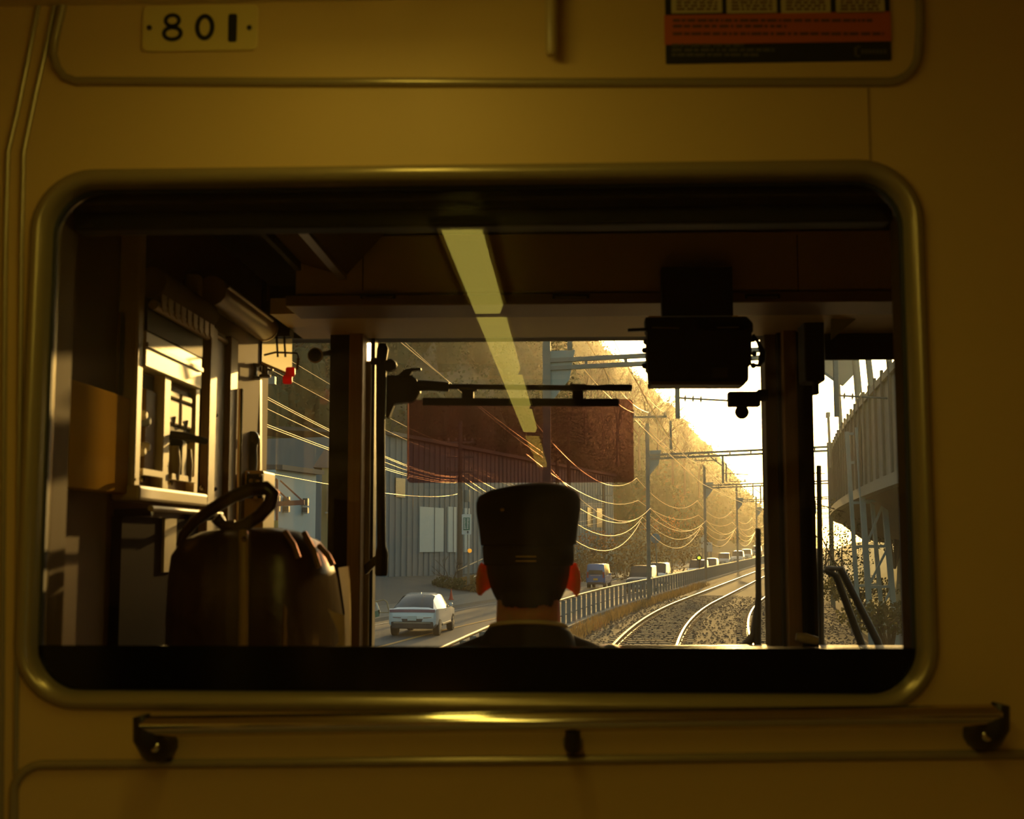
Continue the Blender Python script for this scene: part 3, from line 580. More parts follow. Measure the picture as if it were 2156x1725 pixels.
# driving desk
ds = thing('driving_desk', 'dark driving desk in front of the driver below the windscreen', 'desk', (0,3.2,FL))
za = 2.05
MB().box(-.62,.36,3.10,3.56,1.75,za-.012).build('desk_top', M_cabd, ds, bevel=.01); MB().box(-.60,.34,3.30,3.56,FL,1.76).build('pedestal', M_cabb, ds, bevel=.01)
x0, x1 = P(1120,1359,3.5).x, P(1590,1359,3.5).x; zr_ = P(1300,1360,3.5).z
MB().box(x0,x1-.02,3.5,3.53,za-.02,zr_-.006).build('instrument_hood', M_cabd, ds)
MB().tube([(x0,3.5,zr_-.004),(x1-.03,3.5,zr_-.004),(x1-.012,3.5,zr_-.008),(x1,3.5,zr_-.026)], .006, 10).build('front_rim', mat('rim_pale',(0.55,.45,.25),rough=.25), ds, smooth=60)
cn = MB(); cn.tube([(-.28,3.15,za-.012),(-.28,3.15,za+.02)], .012, 10); cn.build('controller_stem', M_steel, ds, smooth=50)
MB().tube([(-.34,3.15,za+.02),(-.22,3.15,za+.02)], .014, 10).build('controller_grip', M_black, ds, smooth=50)
st = thing('side_shelf', 'small shelf under the right windscreen post', 'shelf', (.6,3.45,2.1))
zz = P(1700,1352,3.42).z
MB().box(.40,1.05,3.38,3.59,zz-.05,zz-.02).build('shelf_board', M_cabd, st, bevel=.004); MB().box(.42,1.03,3.55,3.59,FL,zz-.05).build('support', M_cabd, st)
tr = tag(MB().tube([P(1676,1341,3.42),P(1695,1344,3.42),P(1722,1350,3.42)], [.010,.014,.010], 12).build('roll_of_paper', M_gl, smooth=60), 'short pale paper roll lying on the shelf by the right post', 'paper')
# driver seat
se = thing('driver_seat', 'dark driver seat hidden behind the black board', 'seat', (-.08,2.5,FL))
MB().box(-.30,.14,2.35,2.80,1.50,1.60).build('cushion', M_cabb, se, bevel=.03); MB().box(-.28,.12,2.28,2.35,1.60,2.05).build('backrest', M_cabb, se, bevel=.03); MB().lathe([(.2,0),(.2,.02),(.05,.05),(.05,.6)],16,(-.08,2.57,FL)).build('pedestal', M_steel, se, smooth=40)
# ================================================================== DRIVER
def remesh(mb, name, m, parent, vox, smooth_it=4, cut=None):
    o = mb.build(name + '_src', None, None)
    r = o.modifiers.new('r', 'REMESH'); r.mode = 'VOXEL'; r.voxel_size = vox
    sm = o.modifiers.new('s', 'SMOOTH'); sm.factor = .5; sm.iterations = smooth_it
    dg = bpy.context.evaluated_depsgraph_get(); me = bpy.data.meshes.new_from_object(o.evaluated_get(dg))
    bpy.data.objects.remove(o)
    if cut:
        bm = bmesh.new(); bm.from_mesh(me); bmesh.ops.delete(bm, geom=[f for f in bm.faces if not cut(f.calc_center_median())], context='FACES'); bm.to_mesh(me); bm.free()
    me.name = name; me.materials.clear(); me.materials.append(m); me.polygons.foreach_set('use_smooth', [True]*len(me.polygons))
    n = bpy.data.objects.new(name, me); COL.objects.link(n)
    if parent is not None:
        n.parent = parent
    return n
def cap2(mb, a, b, ra, rb, n=10):
    a, b = Vector(a), Vector(b); mb.tube([a, (a+b)/2, b], [ra, (ra+rb)/2, rb], n); mb.ball(a, ra, seg=n, rings=6); mb.ball(b, rb, seg=n, rings=6)
HX, HY = -.079, 2.55
M_skin = mat('skin', (0.72,0.36,0.20), rough=.55, sss=.06, var=.05)
M_navy = mat('navy_uniform', (0.020,0.017,0.015), rough=.8, bump=.05, bscale=300, var=.15); M_hair = mat('black_hair', (0.012,0.009,0.007), rough=.5, stretch=(30,30,4), bump=.3, bscale=90)
M_white = mat('white_collar', (0.95,0.88,0.70), rough=.6, trans=.3)
bd = MB()
bd.ball((HX,HY+.005,2.365),.079,.096,.112,20,14); bd.ball((HX,HY+.055,2.315),.060,.055,.07,16,10)         # skull, jaw
bd.ball((HX,HY+.112,2.335),.013,.016,.022,8,6); bd.ball((HX,HY+.095,2.30),.022,.012,.008,8,6)               # nose, mouth
for sg in (-1,1): bd.ball((HX+sg*.033,HY+.098,2.372),.015,.010,.010,8,6)                                  # brow and eye mounds
cap2(bd,(HX,HY-.012,2.315),(HX,HY-.015,2.20),.060,.066,16)
for sg in (-1,1):
    rt = Matrix.Rotation(R(sg*18),3,'Z') @ Matrix.Rotation(R(-10),3,'X')
    bd.ball((HX+sg*.093,HY-.006,2.328),.0085,.020,.036,10,8,rt); bd.ball((HX+sg*.084,HY+.006,2.325),.012,.012,.022,8,6)
bd.ball((HX,HY,1.98),.13,.09,.24,16,10); bd.ball((HX,HY+.02,1.70),.15,.12,.10,16,8)
for sg in (-1,1):
    sh_ = (HX+sg*.17,HY,2.13); el = (HX+sg*.22,HY+.10,1.88); wr = (HX+sg*.17,HY+.44,2.14)
    cap2(bd,sh_,el,.042,.036); cap2(bd,el,wr,.034,.024); cap2(bd,(HX+sg*.06,HY+.02,2.12),sh_,.05,.042)
    pm = Vector(wr)+Vector((0,.055,.01)); bd.ball(pm,.036,.045,.016,12,8)
    for k in range(4):
        x_ = -.027+k*.018; L = (.034,.040,.038,.030)[k]; a_ = pm+Vector((x_,.038,.004)); b_ = a_+Vector((0,L*.8,-.004)); c_ = b_+Vector((0,L*.45,-.024)); cap2(bd,a_,b_,.0085,.008,8); cap2(bd,b_,c_,.008,.007,8)
    a_ = pm+Vector((-sg*.030,-.005,0)); b_ = a_+Vector((-sg*.022,.026,-.006)); cap2(bd,a_,b_,.010,.009,8); cap2(bd,b_,b_+Vector((-sg*.004,.024,-.012)),.009,.008,8)
    hp_ = (HX+sg*.08,HY+.03,1.69); kn = (HX+sg*.11,HY+.42,1.66); an = (HX+sg*.11,HY+.40,1.16)
    cap2(bd,hp_,kn,.075,.055); cap2(bd,kn,an,.050,.036); cap2(bd,an,(HX+sg*.11,HY+.52,1.13),.036,.03)
person = remesh(bd, 'person', M_skin, None, .0052, 3)
tag(person, 'train driver seen from behind in dark uniform and peaked cap, hands on the desk', 'person')
ORG[person.name] = (0,0,0)
# hair
hr_ = MB(); hr_.ball((HX,HY+.001,2.362),.083,.101,.114,24,16); hr_.ball((HX,HY-.058,2.29),.052,.032,.034,16,10)
remesh(hr_, 'hair', M_hair, person, .006, 2, cut=lambda c: c.z > 2.280 and c.y < HY+.045-(2.36-c.z)*.5 and not (c.y > HY+.0 and c.z < 2.33))
# cap
cpb = MB(); seg = 36; vs_ = []
prof = [(2.356,.088,.104),(2.395,.089,.107),(2.396,.094,.112),(2.43,.098,.117),(2.462,.103,.122),(2.480,.1035,.122),(2.494,.099,.117),(2.505,.080,.096),(2.511,.05,.06),(2.512,.012,.014)]
for z, rx, ry in prof:
    for k in range(seg):
        a = 2*math.pi*k/seg; vs_.append((HX+rx*math.cos(a), HY+.004+ry*math.sin(a), z+.006*math.cos(a+.6)*(z-2.358)/.15))
n_ = len(prof); cpb.add(vs_, [(i*seg+k,i*seg+(k+1)%seg,(i+1)*seg+(k+1)%seg,(i+1)*seg+k) for i in range(n_-1) for k in range(seg)] + [tuple((n_-1)*seg+k for k in range(seg))])
cw = cpb.build('cap', mat('cap_cloth',(0.022,0.020,0.014),rough=.85,bump=.08,bscale=400,var=.2), person, smooth=50)
bn = MB(); vs_ = []
for z, rx in ((2.360,.0875),(2.362,.0895),(2.391,.0915),(2.394,.0895)):
    for k in range(seg): a = 2*math.pi*k/seg; vs_.append((HX+rx*math.cos(a), HY+.004+(rx+.018)*math.sin(a), z))
bn.add(vs_, [(i*seg+k,i*seg+(k+1)%seg,(i+1)*seg+(k+1)%seg,(i+1)*seg+k) for i in range(3) for k in range(seg)]); bn.build('band', M_navy, cw, smooth=50)
pk = MB(); ring = []
for k in range(13):
    a = R(20+140*k/12); ring.append((a,))
vs_ = [(HX+.088*math.cos(a[0]),HY+.004+.106*math.sin(a[0]),2.366) for a in ring]+[(HX+.094*math.cos(a[0]),HY+.004+.106*math.sin(a[0])+.055*math.sin(a[0])**.5,2.345) for a in ring]
pk.add(vs_, [(i,i+1,14+i,13+i) for i in range(12)]); pko = pk.build('peak', M_black, cw, smooth=50); sm_ = pko.modifiers.new('t','SOLIDIFY'); sm_.thickness = .003
M_gold = mat('gold_braid', (0.62,0.45,0.12), rough=.35, metal=.7)
for zz in (2.3655,2.374):
    pts = []
    for k in range(9):
        a = R(-103+24*k/8); pts.append((HX+.0925*math.cos(a),HY+.004+.110*math.sin(a),zz))
    MB().tube(pts, .0014, 6).build('gold_cord', M_gold, cw, smooth=60)
MB().ball((HX-.046,HY+.004-.112,2.462),.004,.003,.004,8,6).build('button', M_gold, cw)
# clothes
jk = MB(); jk.ball((HX,HY,1.98),.155,.115,.25,20,12); jk.ball((HX,HY-.01,2.15),.15,.085,.06,18,10)
for sg in (-1,1):
    sh_ = (HX+sg*.175,HY,2.125); el = (HX+sg*.225,HY+.10,1.88); wr = (HX+sg*.172,HY+.43,2.135)
    cap2(jk,sh_,el,.062,.054,14); cap2(jk,el,wr,.050,.037,14); cap2(jk,(HX+sg*.05,HY-.01,2.185),sh_,.050,.060,14)
cap2(jk,(HX,HY-.02,2.235),(HX,HY-.02,2.17),.068,.085,16)
jo = remesh(jk, 'jacket', M_navy, person, .010, 3, cut=lambda c: not (c.z > 2.238))
cr = MB(); pts = []
for k in range(25):
    a = 2*math.pi*k/24; pts.append((HX+.0735*math.cos(a),HY-.017+.076*math.sin(a),2.237-.015*math.sin(a)))
cr.tube(pts, .0042, 8)
cr.build('shirt_collar', M_white, person, smooth=60)
jc = MB(); vs_ = []
for rr_, dz in ((.072,-.004),(.080,-.004),(.086,-.012),(.104,-.050),(.118,-.075)):
    for k in range(32):
        a = 2*math.pi*k/32; vs_.append((HX+rr_*math.cos(a),HY-.017+rr_*math.sin(a),2.236-.015*math.sin(a)+dz))
jc.add(vs_, [(i*32+k,i*32+(k+1)%32,(i+1)*32+(k+1)%32,(i+1)*32+k) for i in range(4) for k in range(32)]); jc.build('jacket_collar', M_navy, person, smooth=60)
tr_ = MB()
for sg in (-1,1):
    cap2(tr_,(HX+sg*.08,HY+.03,1.69),(HX+sg*.11,HY+.42,1.66),.090,.068,14); cap2(tr_,(HX+sg*.11,HY+.42,1.66),(HX+sg*.11,HY+.40,1.20),.064,.055,14)
tr_.ball((HX,HY+.01,1.71),.165,.13,.11,18,10); remesh(tr_, 'trousers', M_navy, person, .012, 3)
for sg in (-1,1):
    so_ = MB(); cap2(so_,(HX+sg*.11,HY+.38,1.13),(HX+sg*.11,HY+.55,1.11),.045,.038,12); remesh(so_,'shoe',M_black,person,.008,2)
fr_ = tag(MB().box(-.32,.16,2.86,3.26,1.06,1.075).build('foot_rest', M_steel, bevel=.004), 'metal foot rest under the driving desk', 'foot rest')
MB().box(-.30,-.27,2.9,3.2,FL,1.06).build('stand', M_steel, fr_); MB().box(.11,.14,2.9,3.2,FL,1.06).build('stand', M_steel, fr_)
# wipers outside
for (a, b, c, lab) in (((1596,1113),(1597,1250),(1594,1400),'black wiper standing upright left of the right post'),((1724,980),(1727,1200),(1728,1400),'tall black wiper standing in the right pane')):
    wp = thing('wiper', lab, 'wiper', tuple(P(c[0],c[1],WS+.06)))
    pts = [P(a[0],a[1],WS+.06),P(b[0],b[1],WS+.06),P(c[0],c[1],WS+.06)]
    MB().tube(pts, [.0075,.0085,.011], 8).build('blade', M_black, wp, smooth=50)
    dx = -1 if a[0] < 1650 else 1
    if dx < 0:
        MB().tube([P(1568,1362,WS+.07),P(1590,1335,WS+.07),P(1598,1250,WS+.07)], [.012,.014,.008], 8).build('arm', M_black, wp, smooth=50)
    else:
        for e in (((1735,1200),(1760,1212),(1812,1352)),((1738,1198),(1770,1198),(1848,1352))):
            MB().tube([P(x_,y_,WS+.07) for x_,y_ in e]+[P(e[2][0]+12,1400,WS+.07)], [.008,.010,.011,.012], 8).build('arm', M_black, wp, smooth=50)
# ================================================================== OUTSIDE: alignment
def xc(y):
    """centre line of our track (train stands at y = 0), bending to the right"""
    h0, h1, y1, y2 = 0.0, .112, 33.0, 55.0; hm = .200
    if y <= y1: return .15 + .5*(h1/y1)*y*abs(y) if y > 0 else .15
    x1 = .15 + .5*h1*y1
    if y <= y2: return x1 + h1*(y-y1) + .5*(hm-h1)/(y2-y1)*(y-y1)**2
    return x1 + (h1+hm)/2*(y2-y1) + hm*(y-y2)
def hd_(y): return (xc(y+.5)-xc(y-.5))
def T(y, t, z=0.0):
    """point at distance y, offset t to the right of our track"""
    h = math.atan(hd_(y)); return Vector((xc(y) + t*math.cos(h), y - t*math.sin(h), z))
ZR = -1.1                                            # road level
M_ball = mat('ballast', (0.085,0.064,0.040), rough=.9, bump=1.0, bscale=14, var=.5, scale=9)
M_asph = mat('asphalt', (0.085,0.085,0.080), rough=.75, bump=.3, bscale=30, var=.15, scale=1.5)
M_conc = mat('concrete', (0.32,0.30,0.25), rough=.85, bump=.2, bscale=12, var=.15); M_soil = mat('dry_soil', (0.16,0.10,0.05), rough=.95, bump=.6, bscale=6, var=.4, scale=3)
M_hill = mat('hill_soil', (0.07,0.07,0.04), rough=1.0, var=.4, scale=.3); M_grass = mat('verge_grass', (0.10,0.12,0.045), rough=.95, bump=.8, bscale=8, var=.5, scale=2)
M_steelr = mat('rail_steel', (0.44,0.29,0.12), rough=.40, metal=.9, var=.1); M_rust = mat('rust', (0.18,0.09,0.045), rough=.8, var=.3)
def strip(name, m, prof, ys, parent=None, lab=None):
    """ground strip: prof is a list of (t, z) across, swept along the line"""
    mb = MB(); n = len(prof); vs_ = [T(y, t, z) for y in ys for t, z in prof]
    mb.add(vs_, [(i*n+j, i*n+j+1, (i+1)*n+j+1, (i+1)*n+j) for i in range(len(ys)-1) for j in range(n-1)])
    o = mb.build(name, m, parent, smooth=60); return tag(o, lab, kind='structure') if parent is None else o
YS = [-46,-36,-26,-16,-8,-2]+[4+2*i for i in range(60)] + [126+8*i for i in range(60)]
strip('ground_ballast', M_ball, [(-2.3,-.50),(-2.0,-.28),(-1.3,-.14),(1.3,-.14),(2.0,-.14),(4.6,-.14),(5.3,-.30),(6.2,-.55)], YS, lab='dark stone ballast under both tracks')
strip('ground_verge', M_soil, [(-2.9,-.22),(-2.5,-.20),(-2.0,-.34)], YS, lab='strip of dry soil and weeds between fence and track')
strip('wall_retaining', M_conc, [(-3.35,ZR-.2),(-3.35,-.12),(-2.78,-.12),(-2.78,-.5)], YS, lab='low concrete retaining edge under the fence')
strip('road', M_asph, [(-14.2,ZR),(-9.5,ZR+.05),(-3.3,ZR)], YS, lab='grey asphalt road left of the railway')
strip('pavement', mat('pavement_grey',(0.20,.19,.16),rough=.85,var=.12), [(-17.0,ZR+.3),(-16.8,ZR+.22),(-14.35,ZR+.14),(-14.3,ZR-.02)], YS, lab='kerbed pavement on the far side of the road')
strip('ground_lot', mat('lot_asphalt',(0.11,.115,.105),rough=.8,var=.2,scale=.6), [(-60,2.0),(-30,.9),(-20,-.25),(-17,ZR+.28)], YS, lab='sloping asphalt lot in front of the workshop')
M_yel = mat('road_yellow', (0.62,0.33,0.07), rough=.7, var=.2, scale=3); M_whl = mat('road_white', (0.6,0.56,0.48), rough=.7, var=.25, scale=3)
strip('road_marking', M_yel, [(-9.62,ZR+.062),(-9.42,ZR+.062)], YS, lab='orange centre line of the road')
strip('road_marking', M_whl, [(-13.5,ZR+.024),(-13.38,ZR+.025)], YS, lab='white edge line on the far side of the road')
strip('road_marking', M_whl, [(-4.6,ZR+.032),(-4.48,ZR+.032)], YS, lab='white edge line beside the fence')
strip('ground_right', M_grass, [(6.1,-.6),(7.2,-.75),(8.2,-.55),(11,.9),(15,2.4),(30,4.0),(90,9.0)], YS, lab='grassy bank right of the railway')
strip('wall_trackside', M_conc, [(6.75,-.9),(6.75,-.05),(7.0,-.05),(7.05,-.9)], YS, lab='low concrete wall along the right of the tracks')
# loose ballast stones
st = MB(); rs_ = random.Random(3)
for k in range(9000):
    y = 20 + 42*rs_.random()**1.3; t = rs_.uniform(-2.5,5.6); p = T(y,t,-.13 if -1.3 < t < 4.6 else -.13-.16*(abs(t-1.65)-2.95)); r_ = rs_.uniform(.025,.05); a = rs_.random()*6.3
    c_, s_ = math.cos(a)*r_, math.sin(a)*r_
    st.add([p+Vector((c_,s_,0)),p+Vector((-s_,c_,.2*r_)),p+Vector((-c_,-s_,0)),p+Vector((s_,-c_,.3*r_)),p+Vector((0,0,r_*.9))], [(0,1,4),(1,2,4),(2,3,4),(3,0,4)])
tag(st.build('ballast_gravel', mat('ballast_stone',(0.13,0.095,0.06),rough=.75,var=.5,scale=5)), 'loose stones scattered over the track bed', 'gravel', kind='stuff')
# tracks
RP = [(-.065,-.145),(.065,-.145),(.06,-.125),(.010,-.11),(.010,-.045),(.036,-.035),(.036,-.004),(.028,0),(-.028,0),(-.036,-.004),(-.036,-.035),(-.010,-.045),(-.010,-.11),(-.06,-.125)]
slm = MB().box(-1.1,1.1,-.11,.11,-.2,-.12).mesh('sleeper'); slm.materials.append(mat('sleeper_concrete',(0.22,.18,.13),rough=.9,var=.3))
fsm = MB().box(-.05,.05,-.06,.06,-.125,-.095).mesh('fastener'); fsm.materials.append(M_rust)
for t0, lab in ((0.0,'near railway track that the train runs on, bending right'),(3.3,'second railway track right of the running line')):
    tk = thing('railway_track', lab, 'track', tuple(T(20,t0,0)))
    for sg in (-1,1):
        mb = MB(); yy = [6+1.5*i for i in range(90)] + [141+5*i for i in range(60)]; n = len(RP); vs_ = [T(y,t0+sg*.7525+a,b) for y in yy for a, b in RP]
        mb.add(vs_, [(i*n+j,i*n+(j+1)%n,(i+1)*n+(j+1)%n,(i+1)*n+j) for i in range(len(yy)-1) for j in range(n)]); rl = mb.build('rail', mat('rail_brown',(0.20,0.115,0.05),rough=.55,spec=.4,var=.25), tk, smooth=40)
        bd_ = MB(); vs_ = [T(y,t0+sg*.7525+a,b) for y in yy for a, b in ((-.020,.0012),(.020,.0012))]; bd_.add(vs_, [(i*2,i*2+1,i*2+3,i*2+2) for i in range(len(yy)-1)]); bd_.build('running_band', M_steelr, rl)
    for k in range(72):
        y = 19+.62*k; q = T(y,t0,0)-T(20,t0,0); s_ = inst('sleeper', slm, tk, q, -math.atan(hd_(y)))
        if k < 46:
            for sg in (-.63,-.87,.63,.87): inst('fastener', fsm, s_, (sg,0,0))
# slat fence between road and railway
FT = -3.0
fb = thing('slat_fence', 'low fence of upright grey slats under a pale rail beside the road', 'fence', tuple(T(20,FT,-.12)))
M_slat = mat('slat_grey', (0.20,0.22,0.22), rough=.5, metal=.2, var=.15); M_frail = mat('fence_rail', (0.38,0.29,0.15), rough=.55)
slt = MB().prism([(-.06,-.03,0),(.06,-.03,0),(.06,.03,0),(-.06,.03,0)],(0,0,.76)).mesh('slat'); slt.materials.append(M_slat)
y = 13.0
while y < 250:
    inst('slat', slt, fb, T(y,FT,-.12)-T(20,FT,-.12), -math.atan(hd_(y))); y += 1.15 if y < 140 else 1.9
yy = [14+2*i for i in range(60)]+[134+6*i for i in range(28)]
MB().tube([T(y,FT-.05,.66) for y in yy], .036, 8).build('top_rail', M_frail, fb, smooth=60)
MB().tube([T(y,FT-.05,.18) for y in yy], .02, 6).build('lower_rail', M_slat, fb, smooth=60)
# ------------------------------------------------------------------ gantries and wires
M_gal = mat('galvanised', (0.20,0.20,0.17), rough=.55, metal=.15, var=.12); M_wire = mat('copper_wire', (0.80,0.57,0.24), rough=.38, metal=1.0, var=.05); M_ins = mat('insulator', (0.45,.36,.25), rough=.3)
GY = [27.5,57.7,89.0,120.0,152.0,184.0,216.0]
ordn = ['nearest','second','third','fourth','fifth','sixth','farthest']
CT, CR = -2.55, 5.5
CTS = [-1.9,-2.45,-2.9,-2.9,-2.9,-2.9,-2.9]
BZ = 6.15
for i, y in enumerate(GY):
    CT = CTS[i]
    g = thing('wire_gantry', '%s steel gantry spanning the tracks for the overhead wires' % ordn[i], 'gantry', tuple(T(y,CT,-.4)), group='overhead wire gantries')
    A, B = T(y,CT,-.5), T(y,CR,-.5); tilt = .25
    top = BZ + 2.2
    MB().bar(A, A+Vector((0,0,.5+BZ+(1.6 if i else 2.6))), .17,.17).build('column', M_gal, g)
    MB().bar(B, B+Vector((0,0,.5+BZ+.6)), .17,.17).build('column', M_gal, g)
    a1, b1 = T(y,CT,BZ), T(y,CR+.3,BZ+tilt)
    MB().bar(a1,b1,.12,.09).build('lower_chord', M_gal, g); MB().bar(a1+Vector((0,0,.17)),b1+Vector((0,0,.17)),.12,.09).build('upper_chord', M_gal, g)
    n = 9
    for k in range(n+1):
        u = a1.lerp(b1,k/n); MB().bar(u,u+Vector((0,0,.17)),.06,.06).build('web_bar', M_gal, g)
    gp = [a1+Vector((0,0,.38)),a1+Vector((0,0,.38))+(b1-a1).normalized()*.62,a1+Vector((0,0,-.25))+(b1-a1).normalized()*.5,a1+Vector((0,0,-.85))]
    MB().prism(gp,(0,.05,0)).build('gusset_plate', mat('gusset_blue',(0.26,0.33,0.32),rough=.55), g)
    for tt in (0.0,3.3):
        u = T(y,tt+.9,BZ+.12); u2 = u+Vector((0,0,-1.25)); MB().bar(u,u2,.09,.09).build('drop_post', M_gal, g)
        MB().bar(T(y,tt+.35,BZ+.05),u2+Vector((0,0,.75)),.05,.05).build('drop_brace', M_gal, g)
        w0 = u2+Vector((0,0,.45)); w1 = T(y,tt+2.0,w0.z-.08)
        MB().tube([w0,w1],.02,6).build('steady_arm', M_gal, g)
        for q in (.15,.30,.45): MB().lathe([(.03,-.02),(.09,0),(.03,.02)],10,tuple(w0.lerp(w1,q)),tuple(w1-w0)).build('insulator_disc', M_ins, g)
    if i < 4:
        u = T(y,-1.4,BZ+.4); MB().bar(u,u+Vector((0,0,1.3)),.10,.10).build('upper_post', M_gal, g)
        MB().bar(T(y,CT-.7,BZ+1.9),T(y,CT+.9,BZ+1.9),.08,.08).build('cross_arm', M_gal, g)
        for q in (-.6,.1,.8): MB().lathe([(.03,0),(.07,.05),(.04,.1),(.06,.16),(.02,.2)],8,tuple(T(y,CT+q,BZ+1.94))).build('pin_insulator', M_ins, g, smooth=40)
def span(mb_r, a, b, sag, n=14):
    pts = []
    for k in range(n+1):
        u = k/n; p = Vector(a).lerp(Vector(b),u); p.z -= sag*4*u*(1-u); pts.append(p)
    return MB().tube(pts, mb_r, 5)
def wire(name, a, b, sag, r, lab, grp, n=14, m=M_wire):
    o = span(r, a, b, sag, n).build(name, m, smooth=70); return tag(o, lab, 'cable', grp)
CY = GY
LOW = [(-.25,3.55,.95,.011),(-.10,3.75,.70,.010),(-.35,3.35,1.25,.012),(.10,3.95,.85,.008),(-.45,4.30,.55,.009)]
RK = {3.55:'second lowest',3.75:'middle one',3.35:'lowest',3.95:'second highest',4.30:'highest'}; SP = ['between the %s and %s gantries' % (ordn[k],ordn[k+1]) for k in range(len(ordn)-1)]
for i in range(len(CY)-1):
    for (dt, z, sg, r_) in LOW:
        wire('trackside_cable', T(CY[i],CTS[i]+dt,z), T(CY[i+1],CTS[i+1]+dt,z), sg*(CY[i+1]-CY[i])/31, r_*(1 if i < 3 else 1.5), '%s of five golden cables slung low %s' % (RK[z], SP[i]), 'low trackside cables')
    for (dt, z, sg, r_) in ((-.6,BZ+2.1,.55,.009),(.1,BZ+2.1,.7,.009),(.8,BZ+2.1,.6,.009),(-.5,5.3,.9,.010)):
        wire('feeder_wire', T(CY[i],CTS[i]+dt,z), T(CY[i+1],CTS[i+1]+dt,z), sg, r_*(1 if i < 3 else 1.5), '%s thin feeder wire strung high %s' % ({-.6:'left',.1:'middle',.8:'right',-.5:'lower'}[dt], SP[i]), 'high feeder wires')
    for tt in (0.0,3.3):
        wire('contact_wire', T(CY[i],tt,5.0), T(CY[i+1],tt,5.0), .05, .010, 'straight contact wire above the %s track %s' % ('near' if tt == 0 else 'second', SP[i]), 'contact wires', 8)
        wire('messenger_wire', T(CY[i],tt,5.9), T(CY[i+1],tt,5.9), .5, .010, 'sagging messenger wire over the %s track %s' % ('near' if tt == 0 else 'second', SP[i]), 'messenger wires', 10)
# ------------------------------------------------------------------ street poles and lines left of the road
M_pole = mat('pole_brown', (0.15,0.115,0.085), rough=.85, var=.25, stretch=(3,3,.6), scale=4)
UP = P(968,1236,86.0); UP.z = -.5
up = thing('utility_pole', 'tall concrete utility pole beside the workshop lot', 'pole', tuple(UP))
MB().tube([UP,UP+Vector((0,0,11))],[.20,.13],12).build('shaft', M_pole, up, smooth=50)
for z_ in (7.6,8.6,9.6): MB().bar(UP+Vector((-.9,.1,z_)),UP+Vector((.9,-.1,z_)),.1,.1).build('cross_arm', M_gal, up)
for z_ in (7.7,8.7,9.7):
    for x_ in (-.8,-.3,.3,.8): MB().lathe([(.04,0),(.08,.06),(.05,.12),(.07,.2)],8,tuple(UP+Vector((x_,0,z_)))).build('insulator', M_ins, up, smooth=40)
MB().lathe([(.20,0),(.22,.1),(.22,.7),(.18,.8)],12,tuple(UP+Vector((.45,-.1,5.6)))).build('transformer', M_gal, up, smooth=40)
for k in range(8): MB().tube([UP+Vector((-.22,0,1.6+k*.5)),UP+Vector((.22,0,1.6+k*.5))],.02,5).build('step_bolt', M_gal, up)
UN = Vector((-4.5,16.5,-.6))
un = thing('utility_pole', 'near utility pole at the left, hidden behind the cab corner', 'pole', tuple(UN))
MB().tube([UN,UN+Vector((0,0,8))],[.16,.12],12).build('shaft', M_pole, un, smooth=50); MB().bar(UN+Vector((-.7,0,5.1)),UN+Vector((.7,0,5.1)),.1,.1).build('cross_arm', M_gal, un)
UF = T(132,-17.5,-.7)
uf = thing('utility_pole', 'distant utility pole on the far pavement', 'pole', tuple(UF))
MB().tube([UF,UF+Vector((0,0,10))],[.2,.14],10).build('shaft', M_pole, uf, smooth=50); MB().bar(UF+Vector((-.9,0,8)),UF+Vector((.9,0,8)),.12,.12).build('cross_arm', M_gal, uf)
def lines(a, b, sag, r, lab): wire('street_cable', a, b, sag, r, lab, 'street cables', 18)
for (z0,py,sg,r_,lab) in ((4.60,1003,.42,.008,'upper one of the highest pair of golden street cables in the left pane'),(4.57,1005,.42,.008,'lower one of the highest pair of golden street cables in the left pane'),(4.42,1010,.40,.0065,'single golden street cable between the two pairs in the left pane'),(4.16,1013,.34,.008,'upper one of the lower pair of golden street cables in the left pane'),(4.13,1016,.34,.008,'lower one of the lower pair of golden street cables in the left pane'),(3.42,1040,.30,.007,'lowest golden street cable reaching the utility pole'),(5.3,940,.30,.004,'faint thin street wire high in the left pane'),(5.0,962,.30,.004,'faint thin street wire below the highest one in the left pane')):
    lines(UN+Vector((0,0,z0+.6)), P(965,py,86), sg, r_, lab)
lb = '%s golden street cable from the utility pole to the distant pole'
for k_, (b,e,sg,r_) in enumerate( ((985,1075,1.3,.011),(995,1085,1.8,.011),(1008,1098,1.5,.010),(962,1060,1.0,.008),(972,1066,.8,.008))):
    lines(P(965,b,86),P(1196+UF.x/132*FPX,e,132),sg,r_,lb % ('middle','second lowest','lowest','highest','second highest')[k_])
wire('span_wire', P(806,690,14), P(1150,958,30), .05, .005, 'straight bright wire slanting down across the upper left of the windscreen', 'span wires', 6)
wire('span_wire', P(818,690,14), P(1160,975,30), .08, .004, 'thin dark wire beside the bright slanting wire', 'span wires', 6)
# ------------------------------------------------------------------ buildings
M_corr = mat('corrugated_grey', (0.20,0.23,0.24), rough=.7, var=.1, stretch=(3,3,.3)); M_door = mat('door_pale', (0.55,0.60,0.58), rough=.6, var=.05); M_roofd = mat('roof_dark', (0.10,.09,.08), rough=.7)
A = P(812,1160,86); B = P(1292,1130,142); A.z = B.z = 0; dr = (B-A).normalized(); nr = Vector((-dr.y,dr.x,0))
wk = thing('workshop', 'long grey corrugated workshop behind the road with pale doors', 'building', tuple(A))
L_ = (B-A).length; Hh = 9.6
MB().prism([A,B,B+nr*14,A+nr*14],(0,0,Hh)).build('hall', M_corr, wk)
MB().prism([A-nr*.4+Vector((0,0,Hh)),B-nr*.4+Vector((0,0,Hh)),B+nr*14+Vector((0,0,Hh+1)),A+nr*14+Vector((0,0,Hh+1))],(0,0,.25)).build('roof', M_roofd, wk)
rib = MB().box(-.05,.05,-.08,0,0,Hh).mesh('wall_rib'); rib.materials.append(M_corr)
